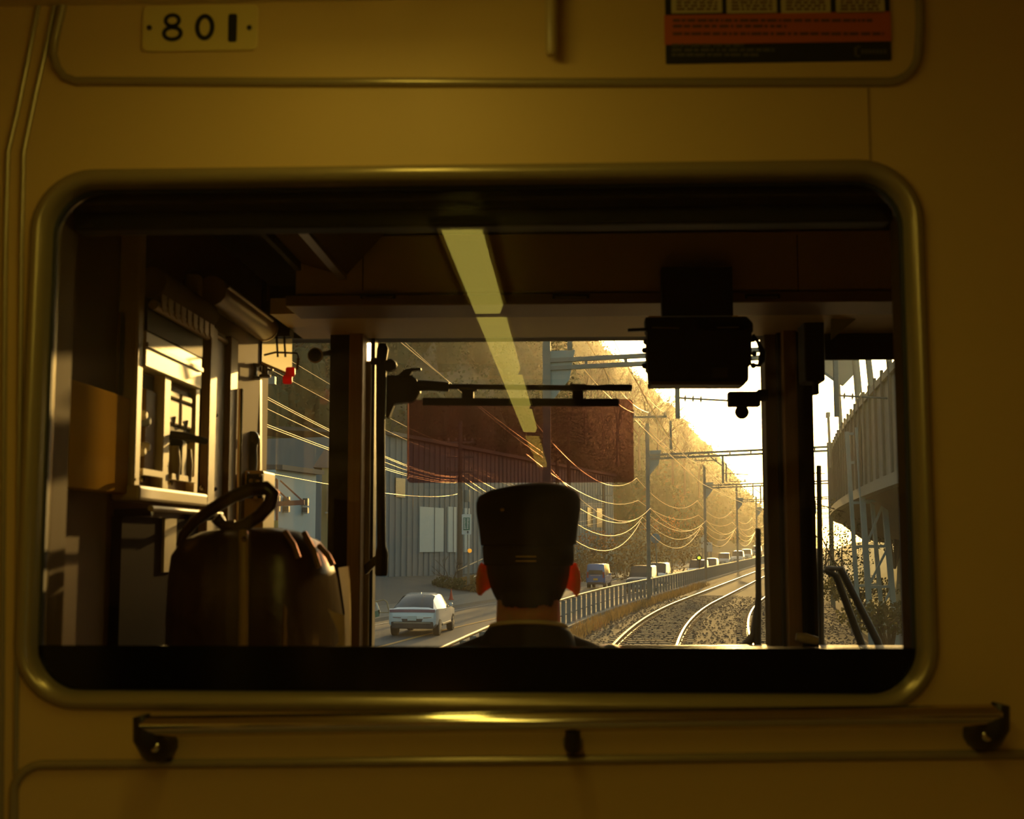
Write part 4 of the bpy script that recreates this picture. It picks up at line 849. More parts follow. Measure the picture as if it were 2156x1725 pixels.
for k in range(60): inst('wall_rib', rib, wk, dr*(L_*(k+.5)/60), math.atan2(dr.y,dr.x))
def onwall(px): 
    r = ray(px,1100); r.z = 0; c_ = CAM.copy(); c_.z = 0
    den = r.x*dr.y-r.y*dr.x; s_ = ((A.x-c_.x)*dr.y-(A.y-c_.y)*dr.x)/den; return c_+r*s_
for a_, b_, top in ((881,931,1067),(941,958,1067),(976,986,1070)):
    qa, qb = onwall(a_), onwall(b_); zt_ = P(a_,top,qa.y).z; zb_ = P(a_,1163,qa.y).z
    dd = MB().prism([qa-nr*.12+Vector((0,0,zb_)),qb-nr*.12+Vector((0,0,zb_)),qb-nr*.02+Vector((0,0,zb_)),qa-nr*.02+Vector((0,0,zb_))],(0,0,zt_-zb_)).build('door', M_door, wk)
    qm = qa.lerp(qb,.6)-nr*.14; MB().bar(qm+Vector((0,0,zb_)),qm+Vector((0,0,zt_)),.04,.03).build('door_joint', M_roofd, dd)
for a_, b_, z0, z1 in ((830,850,5.5,6.8),(1235,1246,4,6),(1255,1266,4,6)):
    qa, qb = onwall(a_), onwall(b_); MB().prism([qa-nr*.1,qb-nr*.1,qb-nr*.02,qa-nr*.02],(0,0,z1-z0)).build('window', mat('dark_pane',(0.04,.05,.05),rough=.15), wk).location = (0,0,z0)
# pale blue house and red frame in the left pane
hb = P(578,1110,52); hb.z = -.5; he = P(664,1110,56); he.z = -.5
bh = thing('blue_house', 'pale blue plain-walled house seen through the left pane', 'building', tuple(hb))
u_ = (he-hb).normalized(); n_ = Vector((-u_.y,u_.x,0)); zt_ = P(620,992,53).z
MB().prism([hb,he,he+n_*8,hb+n_*8],(0,0,zt_+.5)).build('walls', mat('pale_blue_wall',(0.40,0.50,0.52),rough=.7,var=.05), bh)
MB().prism([hb-n_*.3+Vector((0,0,zt_+.5)),he-n_*.3+u_*.2+Vector((0,0,zt_+.5)),he+n_*8+Vector((0,0,zt_+.7)),hb+n_*8+Vector((0,0,zt_+.7))],(0,0,.2)).build('roof', M_roofd, bh)
for px_ in (580,590,611):
    a_ = P(px_,1045,52.0); b_ = P(px_+13,1045,52.2); ya = hb.y+(a_.x-hb.x)*u_.y/u_.x
    for z0, z1 in ((1046,1062),(1066,1078)):
        wq = MB().box(a_.x,b_.x,ya-.30,ya-.02,P(0,z1,52).z,P(0,z0,52).z).build('window', mat('house_pane',(0.09,.07,.06),rough=.3), bh); MB().box(a_.x,b_.x,ya-.34,ya-.29,P(0,z1,52).z-.04,P(0,z1,52).z+.02).build('sill', M_conc, wq)
rf = thing('red_frame', 'rusty red steel sign frame in front of the pale blue house', 'frame', tuple(P(583,1130,48)))
M_rred = mat('rust_red', (0.22,0.07,0.045), rough=.7)
v = lambda px, py: P(px, py, 48)
MB().bar(v(572,1062),v(641,1058),.14,.18).build('beam', M_rred, rf)
for a_, b_, c_, d_ in ((583,1010,583,1150),(561,1060,561,1150)): MB().bar(v(a_,b_),v(c_,d_),.09,.09).build('post', M_rred, rf)
for a_, b_, c_, d_ in ((590,1012,639,1057),(568,1016,612,1058),(566,1022,583,1008)): MB().bar(v(a_,b_),v(c_,d_),.06,.06).build('brace', M_rred, rf)
fn = thing('yellow_fence', 'short yellow boarded fence below the red frame', 'fence', tuple(v(570,1130)))
for k in range(8): MB().bar(P(548+k*5,1096,47),P(548+k*5,1150,47),.085,.03).build('board', mat('fence_yellow',(0.35,.27,.08),rough=.7), fn)
# ochre house behind the left post (seen from a step to the side)
oh = thing('ochre_house', 'ochre house with a brown roof left of the workshop', 'building', tuple(P(720,1130,66)))
a_, b_ = P(676,1130,66), P(752,1130,68); a_.z = b_.z = -.3
zt_ = P(700,985,66).z
MB().prism([a_,b_,b_+Vector((-1,7,0)),a_+Vector((-1,7,0))],(0,0,zt_+.3)).build('walls', mat('ochre_wall',(0.36,.25,.10),rough=.8), oh)
ov = Vector((0,0,zt_)); c0_ = a_.lerp(b_,.5)+Vector((-.5,3.5,zt_+1.6))
MB().add([a_+ov+Vector((-.4,-.4,.3)),b_+ov+Vector((.4,-.4,.3)),b_+ov+Vector((-.6,7.4,.3)),a_+ov+Vector((-1.4,7.4,.3)),c0_+Vector((-1,0,0)),c0_+Vector((1,0,0))],[(0,1,5,4),(1,2,5),(2,3,4,5),(3,0,4),(0,3,2,1)]).build('roof', mat('brown_tile',(0.16,.08,.045),rough=.8), oh)
for px_ in (702,728):
    q = P(px_,1050,65.7); wq = MB().box(q.x-.35,q.x+.35,65.75,65.95,q.z-.7,q.z+.7).build('window', mat('house_pane',(0,0,0)), oh); MB().box(q.x-.42,q.x+.42,65.7,65.78,q.z-.76,q.z-.68).build('sill', M_conc, wq)
# ------------------------------------------------------------------ street furniture
def px_sign(name, lab, cat, px, py_base, Y): return thing(name, lab, cat, tuple(P(px,py_base,Y)))
sg_ = px_sign('street_sign','tall white sign with a green panel and an up arrow by the pole','sign',985,1170,84)
v = lambda px, py, Y=84.0: P(px, py, Y)
MB().bar(v(985,1080),v(985,1232),.06,.06).build('post', M_gal, sg_)
platexz(MB(), rrect(v(977,0).x,v(996,0).x,v(0,1126).z,v(0,1084).z,.05,3), 83.9,83.96).build('board', mat('sign_white',(.7,.72,.68),rough=.5), sg_)
gpn = MB().box(v(980,0).x,v(993,0).x,83.86,83.90,v(0,1117).z,v(0,1091).z).build('green_panel', mat('sign_green',(0.05,.20,.14),rough=.5), sg_)
t_ = MB(); rr = random.Random(4)
for i in range(2):
    for j in range(7): t_.box(v(981.2+i*6,0).x,v(981.2+i*6+rr.uniform(3,4.5),0).x,83.84,83.862,v(0,1095+j*3.2).z,v(0,1093+j*3.2).z)
t_.build('lettering', mat('sign_white',(0,0,0)), gpn)
MB().add([v(985,1118,83.85),v(982.5,1121,83.85),v(987.5,1121,83.85),v(984.2,1121,83.85),v(985.8,1121,83.85),v(985.8,1124,83.85),v(984.2,1124,83.85)],[(0,1,2),(3,6,5,4)]).build('arrow', M_ink, sg_)
ab = px_sign('amber_lamp','small amber warning lamp on a short post near the sign','lamp',988,1190,82)
MB().bar(P(988,1166,82),P(988,1230,82),.05,.05).build('post', M_gal, ab)
MB().lathe([(.10,-.04),(.14,0),(.10,.05)],12,tuple(P(989,1160,82)),(0,-1,0)).build('lens', mat('amber_lens',(0.9,.35,.02),rough=.3,emit=(1,.4,.03),estr=.8), ab, smooth=40)
gr = px_sign('guard_railing','low two-bar guard railing behind the driver head','railing',990,1225,84)
for (a_,b_,c_,d_) in ((962,1202,1010,1180),(962,1232,1010,1209)): MB().tube([P(a_,b_,84),P(c_,d_,90),P(c_+40,d_-18,96)],.045,6).build('bar', M_frail, gr, smooth=50)
for px_, ya, yb in ((964,1196,1245),(986,1190,1232),(1006,1180,1222)): MB().bar(P(px_,ya,86),P(px_,yb,86),.08,.08).build('post', M_gal, gr)
brr = px_sign('street_barrier','white and green folding barrier on the pavement behind the white car','barrier',800,1300,57)
v = lambda px, py, Y=57: P(px, py, Y)
MB().tube([v(778,1270),v(808,1263),v(815,1268),v(820,1292)],.03,8).build('frame', M_frail, brr, smooth=50)
MB().tube([v(800,1290),v(818,1290)],.025,6).build('cross_bar', M_frail, brr, smooth=50); MB().bar(v(784,1268),v(789,1302),.05,.03).build('leg', M_frail, brr)
MB().prism([v(790,1268),v(794,1270),v(801,1290),v(799,1296)],(0,.04,0)).build('white_blade', mat('sign_white',(0,0,0)), brr); MB().prism([v(782,1290),v(800,1284),v(799,1298),v(786,1302)],(0,.05,0)).build('green_panel', mat('sign_green',(0,0,0)), brr)
cs = px_sign('round_sign','round blue road sign on a post beside the road','sign',1381,1225,88)
v = lambda px, py, Y=88: P(px, py, Y)
MB().tube([v(1380,1126),v(1384,1212)],.05,8).build('post', M_gal, cs, smooth=50); MB().lathe([(.30,-.02),(.33,0),(.30,.02)],20,tuple(v(1380,1134)),(0,1,0)).build('disc', mat('sign_blue',(0.12,.22,.30),rough=.5), cs, smooth=40)
for (a_,b_,c_,d_,m_,lab,Y) in ((1445,1126,1472,1152,mat('board_tan',(0.45,.33,.18),rough=.7),'tan hoarding beside the far road',170),(1476,1127,1487,1155,mat('board_pale',(.55,.56,.5),rough=.6),'tall pale notice board beside the far road',165),(1487,1142,1500,1162,mat('board_blue',(.42,.48,.5),rough=.6),'small bluish board right of the tall notice board',160)):
    hb_ = px_sign('roadside_board',lab,'sign',(a_+c_)/2,d_,Y); qa, qb = P(a_,b_,Y), P(c_,d_,Y)
    MB().box(qa.x,qb.x,Y,Y+.12,qb.z,qa.z).build('board', m_, hb_)
    for px_ in (a_+3,c_-3): MB().bar(P(px_,d_,Y+.1),P(px_,d_+26,Y+.1),.12,.12).build('leg', M_gal, hb_)
sig = px_sign('track_signal','small trackside signal showing a yellow-green light','signal',1472,1215,90)
v = lambda px, py, Y=90: P(px, py, Y)
MB().bar(v(1472,1165),v(1474,1222),.10,.10).build('post', M_dark, sig); MB().lathe([(.17,0),(.20,.02),(.20,.10)],14,tuple(v(1472,1175)),(0,1,0)).build('hood', M_black, sig, smooth=40)
MB().ball(tuple(v(1472,1175,89.97)),.11,.05,.11,12,8).build('lens', mat('green_lens',(.5,.8,.05),rough=.3,emit=(.55,.9,.05),estr=2.2), sig)
# ------------------------------------------------------------------ cars
M_cgl = mat('car_glass', (0.03,0.04,0.045), rough=.12, spec=.35, var=.02); M_tyre = mat('tyre', (0.02,.018,.016), rough=.8); M_rim = mat('alloy', (.45,.42,.36), rough=.3, metal=.8)
M_plat = mat('licence_plate', (.62,.66,.62), rough=.5); M_platy = mat('licence_plate_yellow', (.62,.45,.05), rough=.5); M_tail = mat('tail_lamp', (0.22,.02,.015), rough=.15, coat=1.0); M_bump = mat('bumper_dark', (0.05,.035,.03), rough=.5)
M_head = mat('head_lamp', (.8,.85,.9), rough=.1, emit=(.75,.9,1.0), estr=2.5); M_headoff = mat('lamp_clear', (.7,.7,.68), rough=.1)
#           y,   zlow, zbelt, w,    zroof, wroof, top glass after, side glass after
KINDS_ = {
 'fastback': (4.60,1.84,.34,[(0,.46,.84,.80,.90,.68,0,0),(.06,.36,.98,.89,1.02,.76,0,0),(.22,.32,1.02,.915,1.07,.74,1,0),(.85,.30,1.00,.92,1.36,.62,1,1),(1.35,.30,.98,.92,1.50,.60,0,1),(2.0,.30,.97,.92,1.55,.60,0,1),(2.7,.30,.97,.92,1.50,.60,1,1),(3.45,.30,.96,.91,1.06,.72,0,0),(4.25,.33,.86,.88,.92,.68,0,0),(4.55,.40,.72,.80,.76,.6,0,0),(4.60,.46,.62,.74,.66,.55,0,0)]),
 'van': (3.4,1.48,.28,[(0,.42,.95,.68,1.72,.56,0,0),(.05,.34,1.0,.735,1.84,.62,0,1),(.4,.30,1.0,.74,1.88,.64,0,1),(2.2,.30,1.0,.74,1.86,.64,1,1),(2.95,.30,1.0,.73,1.12,.62,0,0),(3.35,.32,.86,.70,.92,.58,0,0),(3.40,.42,.7,.66,.74,.5,0,0)]),
 'minivan': (4.7,1.73,.32,[(0,.42,.95,.80,1.66,.62,0,0),(.06,.34,1.0,.86,1.80,.70,0,1),(.5,.30,1.0,.865,1.86,.72,0,1),(2.6,.30,1.0,.865,1.84,.72,1,1),(3.65,.30,1.0,.86,1.10,.72,0,0),(4.5,.32,.90,.84,.98,.68,0,0),(4.66,.38,.78,.80,.82,.6,0,0),(4.70,.45,.66,.74,.7,.55,0,0)]),
 'hatch': (4.2,1.73,.32,[(0,.45,.88,.78,.94,.66,1,0),(.12,.34,.95,.85,1.12,.66,1,0),(.55,.30,.97,.865,1.42,.62,0,1),(1.3,.30,.97,.865,1.52,.62,0,1),(2.3,.30,.96,.865,1.50,.62,1,1),(3.15,.30,.95,.86,1.03,.72,0,0),(4.0,.33,.84,.83,.90,.66,0,0),(4.2,.45,.66,.74,.7,.55,0,0)]),
}
def car(name, kind, lab, col, loc, rz, rough=.25, facing=1, lamps=False, plate=None, detail=2):
    L, Wd, wr, stn = KINDS_[kind]; body = mat('paint_'+name+'_%d%d%d' % tuple(int(c*99) for c in col), col, rough=rough, spec=.6, coat=.6, var=.02)
    root = thing(name, lab, 'car', loc, rz=rz)
    def ring(s):
        y, zl_, zb, w_, zr_, wr_, _, _ = s; h = zb-zl_
        half = [(w_*.86,zl_),(w_*.985,zl_+.18*h),(w_,zl_+.55*h),(w_*.985,zb),(wr_+.02,zr_-.05),(wr_*.80,zr_),(0,zr_+.012)]
        return [(x,y-L/2,z) for x,z in half] + [(-x,y-L/2,z) for x,z in half[-2::-1]]
    rings = [ring(s) for s in stn]; m = len(rings[0]); vs_ = [p for r_ in rings for p in r_]
    bf, gf = [], []
    for i in range(len(rings)-1):
        tg, sg = stn[i][6], stn[i][7]
        for j in range(m-1):
            f = (i*m+j,i*m+j+1,(i+1)*m+j+1,(i+1)*m+j)
            if j in (3,8) and sg: gf.append(f)
            elif j in (4,5,6,7) and tg: gf.append(f)
            else: bf.append(f)
        bf.append((i*m+m-1,i*m,(i+1)*m,(i+1)*m+m-1))
    bf.append(tuple(range(m))); bf.append(tuple((len(rings)-1)*m+k for k in range(m)))
    b_ = MB(); b_.add(vs_, bf); b_.build('body', body, root, smooth=38, local=True)
    g_ = MB(); g_.add([(x,y,z) for x,y,z in vs_], gf); g_.build('glazing', M_cgl, root, smooth=30, local=True)
    if kind in ('van','minivan'):
        MB().prism([(-.56,-L/2-.012,1.05),(.56,-L/2-.012,1.05),(.50,-L/2+.01,1.66),(-.50,-L/2+.01,1.66)],(0,.03,0)).build('rear_window', M_cgl, root, local=True)
    if detail > 1:
        for sg in (-1,1):
            for i in (1,):
                yb = L*.10; MB().box(sg*(Wd/2-.02)-.09 if sg < 0 else Wd/2-.07, sg*(Wd/2-.02)+.09 if sg > 0 else -Wd/2+.07, yb-.0+.3, yb+.45, .98,1.12).build('side_mirror', body, root, bevel=.03, local=True)
    wy = (L*.17-L/2, L*.81-L/2)
    for yy in wy:
        for sg in (-1,1):
            w_ = MB().lathe([(wr*.6,-.11),(wr*.96,-.11),(wr,-.08),(wr,.08),(wr*.96,.11),(wr*.6,.11)],20,(sg*(Wd/2-.115),yy,wr),(1,0,0)).build('wheel', M_tyre, root, smooth=40, local=True)
            if detail > 1:
                k = MB()
                k.lathe([(wr*.66,0),(wr*.66,.012),(wr*.60,.015)],18,(sg*(Wd/2-.012),yy,wr),(sg,0,0))
                for q in range(5):
                    a = q*2*math.pi/5; k.bar((sg*(Wd/2+.004),yy,wr),(sg*(Wd/2+.004),yy+math.cos(a)*wr*.62,wr+math.sin(a)*wr*.62),.06,.02,up=(1,0,0))
                k.build('rim', M_rim, w_, local=True)
    yr, yf = -L/2, L/2
    MB().box(-Wd*.43,Wd*.43,yr-.025,yr+.2,.30,.47 if kind != 'fastback' else .56).build('rear_bumper', M_bump, root, bevel=.03, local=True)
    MB().box(-Wd*.40,Wd*.40,yf-.2,yf+.02,.26,.44).build('front_bumper', M_bump, root, bevel=.03, local=True)
    pm = plate or M_plat
    MB().box(-.165,.165,yr-.05,yr-.02,.60 if kind == 'fastback' else .62,.77).build('rear_plate', pm, root, local=True)
    MB().box(-.165,.165,yf+.02,yf+.045,.42,.58).build('front_plate', pm, root, local=True)
    if kind == 'fastback':
        MB().prism([(-.85,yr-.012,.90),(.85,yr-.012,.90),(.86,yr+.02,1.005),(-.86,yr+.02,1.005)],(0,.05,0)).build('tail_lamp_bar', M_tail, root, bevel=.01, local=True)
        MB().prism([(-.34,yr-.03,.50),(.34,yr-.03,.50),(.40,yr-.01,.66),(-.40,yr-.01,.66)],(0,.1,0)).build('plate_recess', M_bump, root, local=True).location = (0,.006,0)
        MB().prism([(-.03,.30-1.0,1.50),(.03,.30-1.0,1.50),(.01,.42-1.0,1.58),(-.01,.42-1.0,1.58)],(0,.06,0)).build('aerial_fin', body, root, local=True)
        for sg in (-1,1): MB().bar((sg*.42,yr-.016,.70),(sg*.80,yr+.01,.72),.01,.02).build('reflector', M_tail, root, local=True)
        MB().bar((-.7,yr-.03,.52),(.7,yr-.03,.52),.015,.02).build('bumper_line', M_rim, root, local=True)
        for sg in (-1,1): MB().bar((sg*.895,-.9,.40),(sg*.895,1.0,.40),.05,.06).build('sill_trim', M_rim, root, local=True)
        for sg in (-1,1):
            for yy in (-.35,.55): MB().bar((sg*.925,yy,.88),(sg*.925,yy+.16,.88),.02,.02).build('door_handle', body, root, local=True)
    else:
        for sg in (-1,1):
            MB().box(sg*Wd*.41-.07,sg*Wd*.41+.07,yr-.012,yr+.08,.80,1.25 if kind != 'hatch' else .98).build('tail_lamp', M_tail, root, bevel=.01, local=True)
            MB().box(sg*Wd*.33-.16,sg*Wd*.33+.16,yf-.12,yf+.005,.64,.78).build('head_lamp', M_head if lamps else M_headoff, root, bevel=.02, local=True)
        MB().box(-.42,.42,yf-.05,yf+.012,.55,.66).build('grille', M_bump, root, local=True)
        if kind == 'van': MB().bar((-.4,yr-.03,.98),(.4,yr-.03,.98),.02,.03).build('garnish', M_rim, root, local=True)
    return root
def place(px, Y, t=None): 
    return Vector((P(px,1200,Y).x, Y, ZR))
def hdg(y): return -math.atan(hd_(y))
q = place(893,50.4); car('white_car','fastback','white fastback car driving away nearest on the left lane',(.72,.74,.74),(q.x,q.y,ZR+.03),hdg(49)+R(5.5),rough=.2)
q = place(1262,101); car('blue_van','van','small blue van with a yellow plate driving away',(.03,.13,.42),(q.x,q.y,ZR+.03),hdg(101),plate=M_platy)
q = place(1352,92); car('black_minivan','minivan','dark oncoming minivan behind the nearer gantry column',(.05,.055,.05),(q.x,q.y,ZR+.03),hdg(92)+math.pi)
q = place(1384,105); car('white_wagon','minivan','white minivan just behind the dark oncoming one',(.75,.70,.62),(q.x,q.y,ZR+.03),hdg(105)+math.pi)
q = place(1470,124); car('silver_minivan','minivan','silver-blue oncoming minivan with lit headlamps',(.42,.47,.50),(q.x,q.y,ZR+.03),hdg(124)+math.pi,lamps=True)
q = place(1494,136); car('grey_minivan','minivan','grey minivan directly behind the one with lit headlamps',(.5,.48,.42),(q.x,q.y,ZR+.03),hdg(136)+math.pi)
q = place(1525,184); car('silver_hatchback','minivan','silver oncoming car, first of the far queue',(.45,.47,.46),(q.x,q.y,ZR+.2),hdg(184)+math.pi,detail=1)
q = place(1554,192); car('white_suv','minivan','white oncoming car in the middle of the far queue',(.75,.72,.64),(q.x,q.y,ZR+.45),hdg(192)+math.pi,detail=1)
q = place(1572,212); car('cream_hatchback','minivan','cream oncoming car third in the far queue',(.7,.65,.52),(q.x,q.y,ZR+.6),hdg(212)+math.pi,detail=1)
q = place(1594,232); car('grey_hatchback','minivan','farthest car at the right end of the far queue',(.4,.40,.38),(q.x,q.y,ZR+1.1),hdg(232)+math.pi,detail=1)
# ------------------------------------------------------------------ hill, forest, trees
def hill_z(y, t):
    a = max(0.0,min(1.0,(y-70)/75)); t0 = -46 + a*27
    d_ = max(0.0, t0-t); base = .25 + min(2.0,max(0,-(t+17))*.06)
    z = base + (1.12*d_ if d_ < 62 else 69.4+(d_-62)*.35)
    if d_ > 0: z += 2.2*noise.noise(Vector((y*.03,t*.04,0)))*min(1,d_/12)
    return z
mb = MB(); ysh = [-60,-45,-30,-15,-3]+[8+6*i for i in range(40)]+[250+16*i for i in range(34)]; tsh = [-16.9,-17.5,-18.5,-20,-22,-25,-28,-32,-37,-42,-47,-52,-58,-65,-73,-82,-92,-104,-118,-135,-160]
n = len(tsh); mb.add([T(y,t,hill_z(y,t)-(0 if y > 135 or t < -50 else 1.6)) for y in ysh for t in tsh], [(i*n+j,i*n+j+1,(i+1)*n+j+1,(i+1)*n+j) for i in range(len(ysh)-1) for j in range(n-1)])
tag(mb.build('hill', M_hill, smooth=80), 'steep wooded hillside left of the road', kind='structure')
M_leaf = [mat('leaf_dark',(0.045,0.070,0.032),rough=.8,spec=.15,trans=.14,var=.4,scale=.4), mat('leaf_olive',(0.075,0.080,0.030),rough=.8,spec=.15,trans=.18,var=.4,scale=.4), mat('leaf_brown',(0.15,0.095,0.035),rough=.8,spec=.2,trans=.35,var=.4,scale=.5)]
M_bark = mat('bark', (0.12,0.085,0.055), rough=.9, var=.3)
def leafcards(mb, c, rx, rz, nn, size, rr, lump=None):
    c = Vector(c)
    for _ in range(nn):
        d_ = Vector((rr.gauss(0,1),rr.gauss(0,1),rr.gauss(0,1))).normalized(); k = rr.random()**.35
        p = c+Vector((d_.x*rx*k,d_.y*rx*k,d_.z*rz*k)); a = Vector((rr.gauss(0,1),rr.gauss(0,1),rr.gauss(0,1))).normalized(); b = a.orthogonal().normalized(); s_ = size*rr.uniform(.6,1.4); w_ = a.cross(b)
        mb.add([p-b*s_*.6,p+w_*s_*.45,p+b*s_*.6,p-w_*s_*.45],[(0,1,2,3)])
def blob(mb, c, rx, rz, rr, seg=9, rings=6):
    c = Vector(c); o = len(mb.v); off = rr.random()*100; mb.ball(c,rx,rx,rz,seg,rings)
    for i in range(o,len(mb.v)):
        p = Vector(mb.v[i]); d_ = p-c; k = 1+.45*noise.noise(p*.55+Vector((off,0,0))); mb.v[i] = tuple(c+d_*k)
rr = random.Random(21); fo = [MB(),MB(),MB()]
cnt = 0
for k in range(1500):
    y = 60+600*rr.random()**1.25; t = -rr.uniform(20,104)
    z = hill_z(y,t)
    if z < 2.6 and y < 95: continue
    if t > -19-27*(1-max(0,min(1,(y-70)/75))): continue
    p = T(y,t,z); r_ = rr.uniform(2.4,4.2)*(1.25 if y > 250 else 1); i = 0 if rr.random() < .55 else (1 if rr.random() < .75 else 2); m_ = fo[i]; hgt = rr.uniform(5,9)
    if i == 2: 
        leafcards(m_,p+Vector((0,0,hgt*.6)),r_*.9,r_*1.1,200 if y < 230 else 80,.32 if y < 230 else .7,rr)
    else:
        blob(m_,p+Vector((0,0,hgt*.55)),r_*.62,r_*.95,rr); leafcards(m_,p+Vector((0,0,hgt*.6)),r_*1.08,r_*1.4,420 if y < 230 else 120,.32 if y < 230 else .65,rr)
    cnt += 1
for i in range(3): tag(fo[i].build('forest', M_leaf[i]), ['dense evergreen woods covering the hillside','olive mixed woods covering the hillside','brown winter woods covering the hillside'][i], 'forest', kind='stuff')
# bare trees against the bright sky
def bare(mb, p, d_, ln, r_, lev, rr):
    q = p+d_*ln; mb.tube([p,p.lerp(q,.5)+Vector((rr.gauss(0,1),rr.gauss(0,1),0))*ln*.03,q],[r_,r_*.85,r_*.68],5 if lev > 2 else 3,cap=False)
    if lev == 0: return
    for _ in range(3 if lev > 1 else 4):
        a = Vector((rr.gauss(0,.6),rr.gauss(0,.6),rr.gauss(.15,.35))); nd = (d_+a*.75).normalized()
        bare(mb,p.lerp(q,rr.uniform(.55,1)),nd,ln*rr.uniform(.58,.80),r_*.60,lev-1,rr)
wheres = ['leftmost on the skyline','second on the skyline','above the plum visor','near the display unit','below the display unit','beside the hanging steady arm','on the middle of the ridge','lowest on the ridge']
for i, (px_, y, ht) in enumerate(((1232,150,9),(1270,165,10),(1300,150,9),(1345,175,10),(1385,190,10),(1415,205,10),(1440,225,10),(1470,250,9))):
    rr = random.Random(100+i); x_ = P(px_,900,y).x; t = x_-xc(y); zg = hill_z(y,t); skyl = {1232:735,1270:752,1300:768,1345:790,1385:815,1415:848,1440:885,1470:918}[px_]; ztop = P(px_,skyl,y).z; base = Vector((x_,y,max(zg,ztop-ht)))
    bt = thing('bare_tree','leafless winter tree %s' % wheres[i],'tree',tuple(base),group='bare trees on the ridge')
    tm = MB(); tm.tube([base+Vector((0,0,-3)),base+Vector((0,0,ht*.22))],[.24,.17],6); tm.build('trunk', M_bark, bt, smooth=50)
    cm = MB()
    for k in range(4): bare(cm,base+Vector((0,0,ht*(.12+.05*k))),Vector((rr.gauss(0,.45),rr.gauss(0,.45),1)).normalized(),ht*.34,.11,4,rr)
    cm.build('branches', M_bark, bt)
# conifer on the skyline
def conifer(px_, pyt, y, ht, lab):
    b0 = P(px_,pyt,y); base = b0-Vector((0,0,ht)); c_ = thing('conifer',lab,'tree',tuple(base)); rr = random.Random(px_)
    MB().tube([base+Vector((0,0,-4)),b0],[.22,.03],6).build('trunk', M_bark, c_)
    m_ = MB()
    for k in range(26):
        u = k/25; z = ht*(1-u*.8); L_ = .25+2.4*u
        for q in range(7):
            a = q*.9+k*1.3; d_ = Vector((math.cos(a),math.sin(a),-.18)); e = d_*L_*rr.uniform(.7,1.15); o_ = base+Vector((0,0,z)); s_ = Vector((-d_.y,d_.x,0))*(.14+.12*u)
            m_.add([o_,o_+e*.55+s_,o_+e,o_+e*.55-s_],[(0,1,2,3)]); leafcards(m_,o_+e*.6,L_*.25,.12,5,.22,rr)
    m_.build('needles', M_leaf[0], c_)
conifer(1196,706,95,11,'dark conifer on the skyline beside the nearest gantry column'); conifer(1172,690,105,12,'taller conifer left of the skyline conifer')
# shrubs on the bank and by the pole
M_orange = mat('leaf_orange',(0.42,0.17,0.05),rough=.7,trans=.45,var=.35,scale=1); M_dry = mat('dry_grass',(0.33,0.22,0.08),rough=.8,trans=.4,var=.3,scale=2); M_bush = mat('leaf_bush',(0.13,0.12,0.04),rough=.7,trans=.4,var=.4,scale=1)
def shrub(name, px_, py_, y, rx, rz, m_, lab, cat='shrub', nn=420, size=.16, zb=None):
    c = P(px_,py_,y); base = Vector((c.x,c.y,c.z-rz)); s_ = thing(name,lab,cat,tuple(base)); rr = random.Random(px_*7+py_)
    k = MB()
    for _ in range(7): k.tube([base-Vector((0,0,.5)),base.lerp(c,.6)+Vector((rr.gauss(0,rx*.2),rr.gauss(0,rx*.2),0)),c+Vector((rr.gauss(0,rx*.45),rr.gauss(0,rx*.45),rr.uniform(-.2,.7)*rz))],[.05,.035,.015],4)
    k.build('stems', M_bark, s_)
    l_ = MB(); leafcards(l_,c,rx,rz,nn,size,rr); l_.build('leaves', m_, s_); return s_
shrub('orange_shrub',1253,1142,128,2.1,1.2,M_orange,'orange-leaved shrub on the bank above the blue van')
shrub('orange_shrub',1392,1108,150,2.4,1.3,M_orange,'larger orange-leaved shrub between two gantry columns')
for i,(a,b,y,rx,rz,lab) in enumerate(((1262,1188,120,3.0,2.4,'brown bramble thicket above the blue van'),(1312,1176,126,3.2,2.8,'brown bramble thicket left of the second gantry column'),(1352,1150,135,3.2,2.8,'brown thicket behind the dark minivan'),(1412,1158,142,3.2,2.6,'brown thicket behind the round sign'),(1440,1130,160,3.4,3.0,'tall brown thicket left of the tan hoarding'),(1236,1200,112,1.8,1.6,'low brown thicket at the left end of the bank'))):
    shrub('bramble_thicket',a,b,y,rx,rz,M_leaf[2],lab,'shrub',800,.20)
shrub('clipped_shrub',944,1230,84,1.15,.5,M_bush,'rounded low shrub at the foot of the utility pole',nn=900,size=.14)
shrub('grass_clump',990,1236,85,1.0,.75,M_dry,'tall dry grass clump right of the rounded shrub','grass',800,.16)
rc = tag(MB().lathe([(.17,0),(.17,.03),(.11,.035),(.02,.62)],14,(P(950,1258,75).x,75,-.88)).build('traffic_cone', mat('cone_red',(.6,.06,.03),rough=.5), smooth=30), 'red traffic cone just beyond the white car', 'cone')
bt = thing('small_bare_tree','small leafless tree beside the rounded shrub','tree',tuple(P(948,1238,84))); cm = MB(); rr = random.Random(5); b0 = P(948,1238,84)
for k in range(2): bare(cm,b0,Vector((rr.gauss(0,.2),0,1)).normalized(),1.0,.045,3,rr)
cm.build('branches', M_bark, bt)
# dry weeds along the fence foot
wd = MB(); rr = random.Random(9)
for k in range(5200):
    y = 22+60*rr.random()**1.2; p = T(y,rr.gauss(-2.35,.2),-.28); a = rr.random()*6.3; h_ = rr.uniform(.10,.34); lx = Vector((math.cos(a),math.sin(a),0)); e = p+lx*h_*.5+Vector((0,0,h_)); s_ = Vector((-lx.y,lx.x,0))*.022; wd.add([p-s_,p+s_,e],[(0,1,2)])
tag(wd.build('dry_grass', M_dry), 'dry weeds and grass along the foot of the fence', 'grass', kind='stuff')
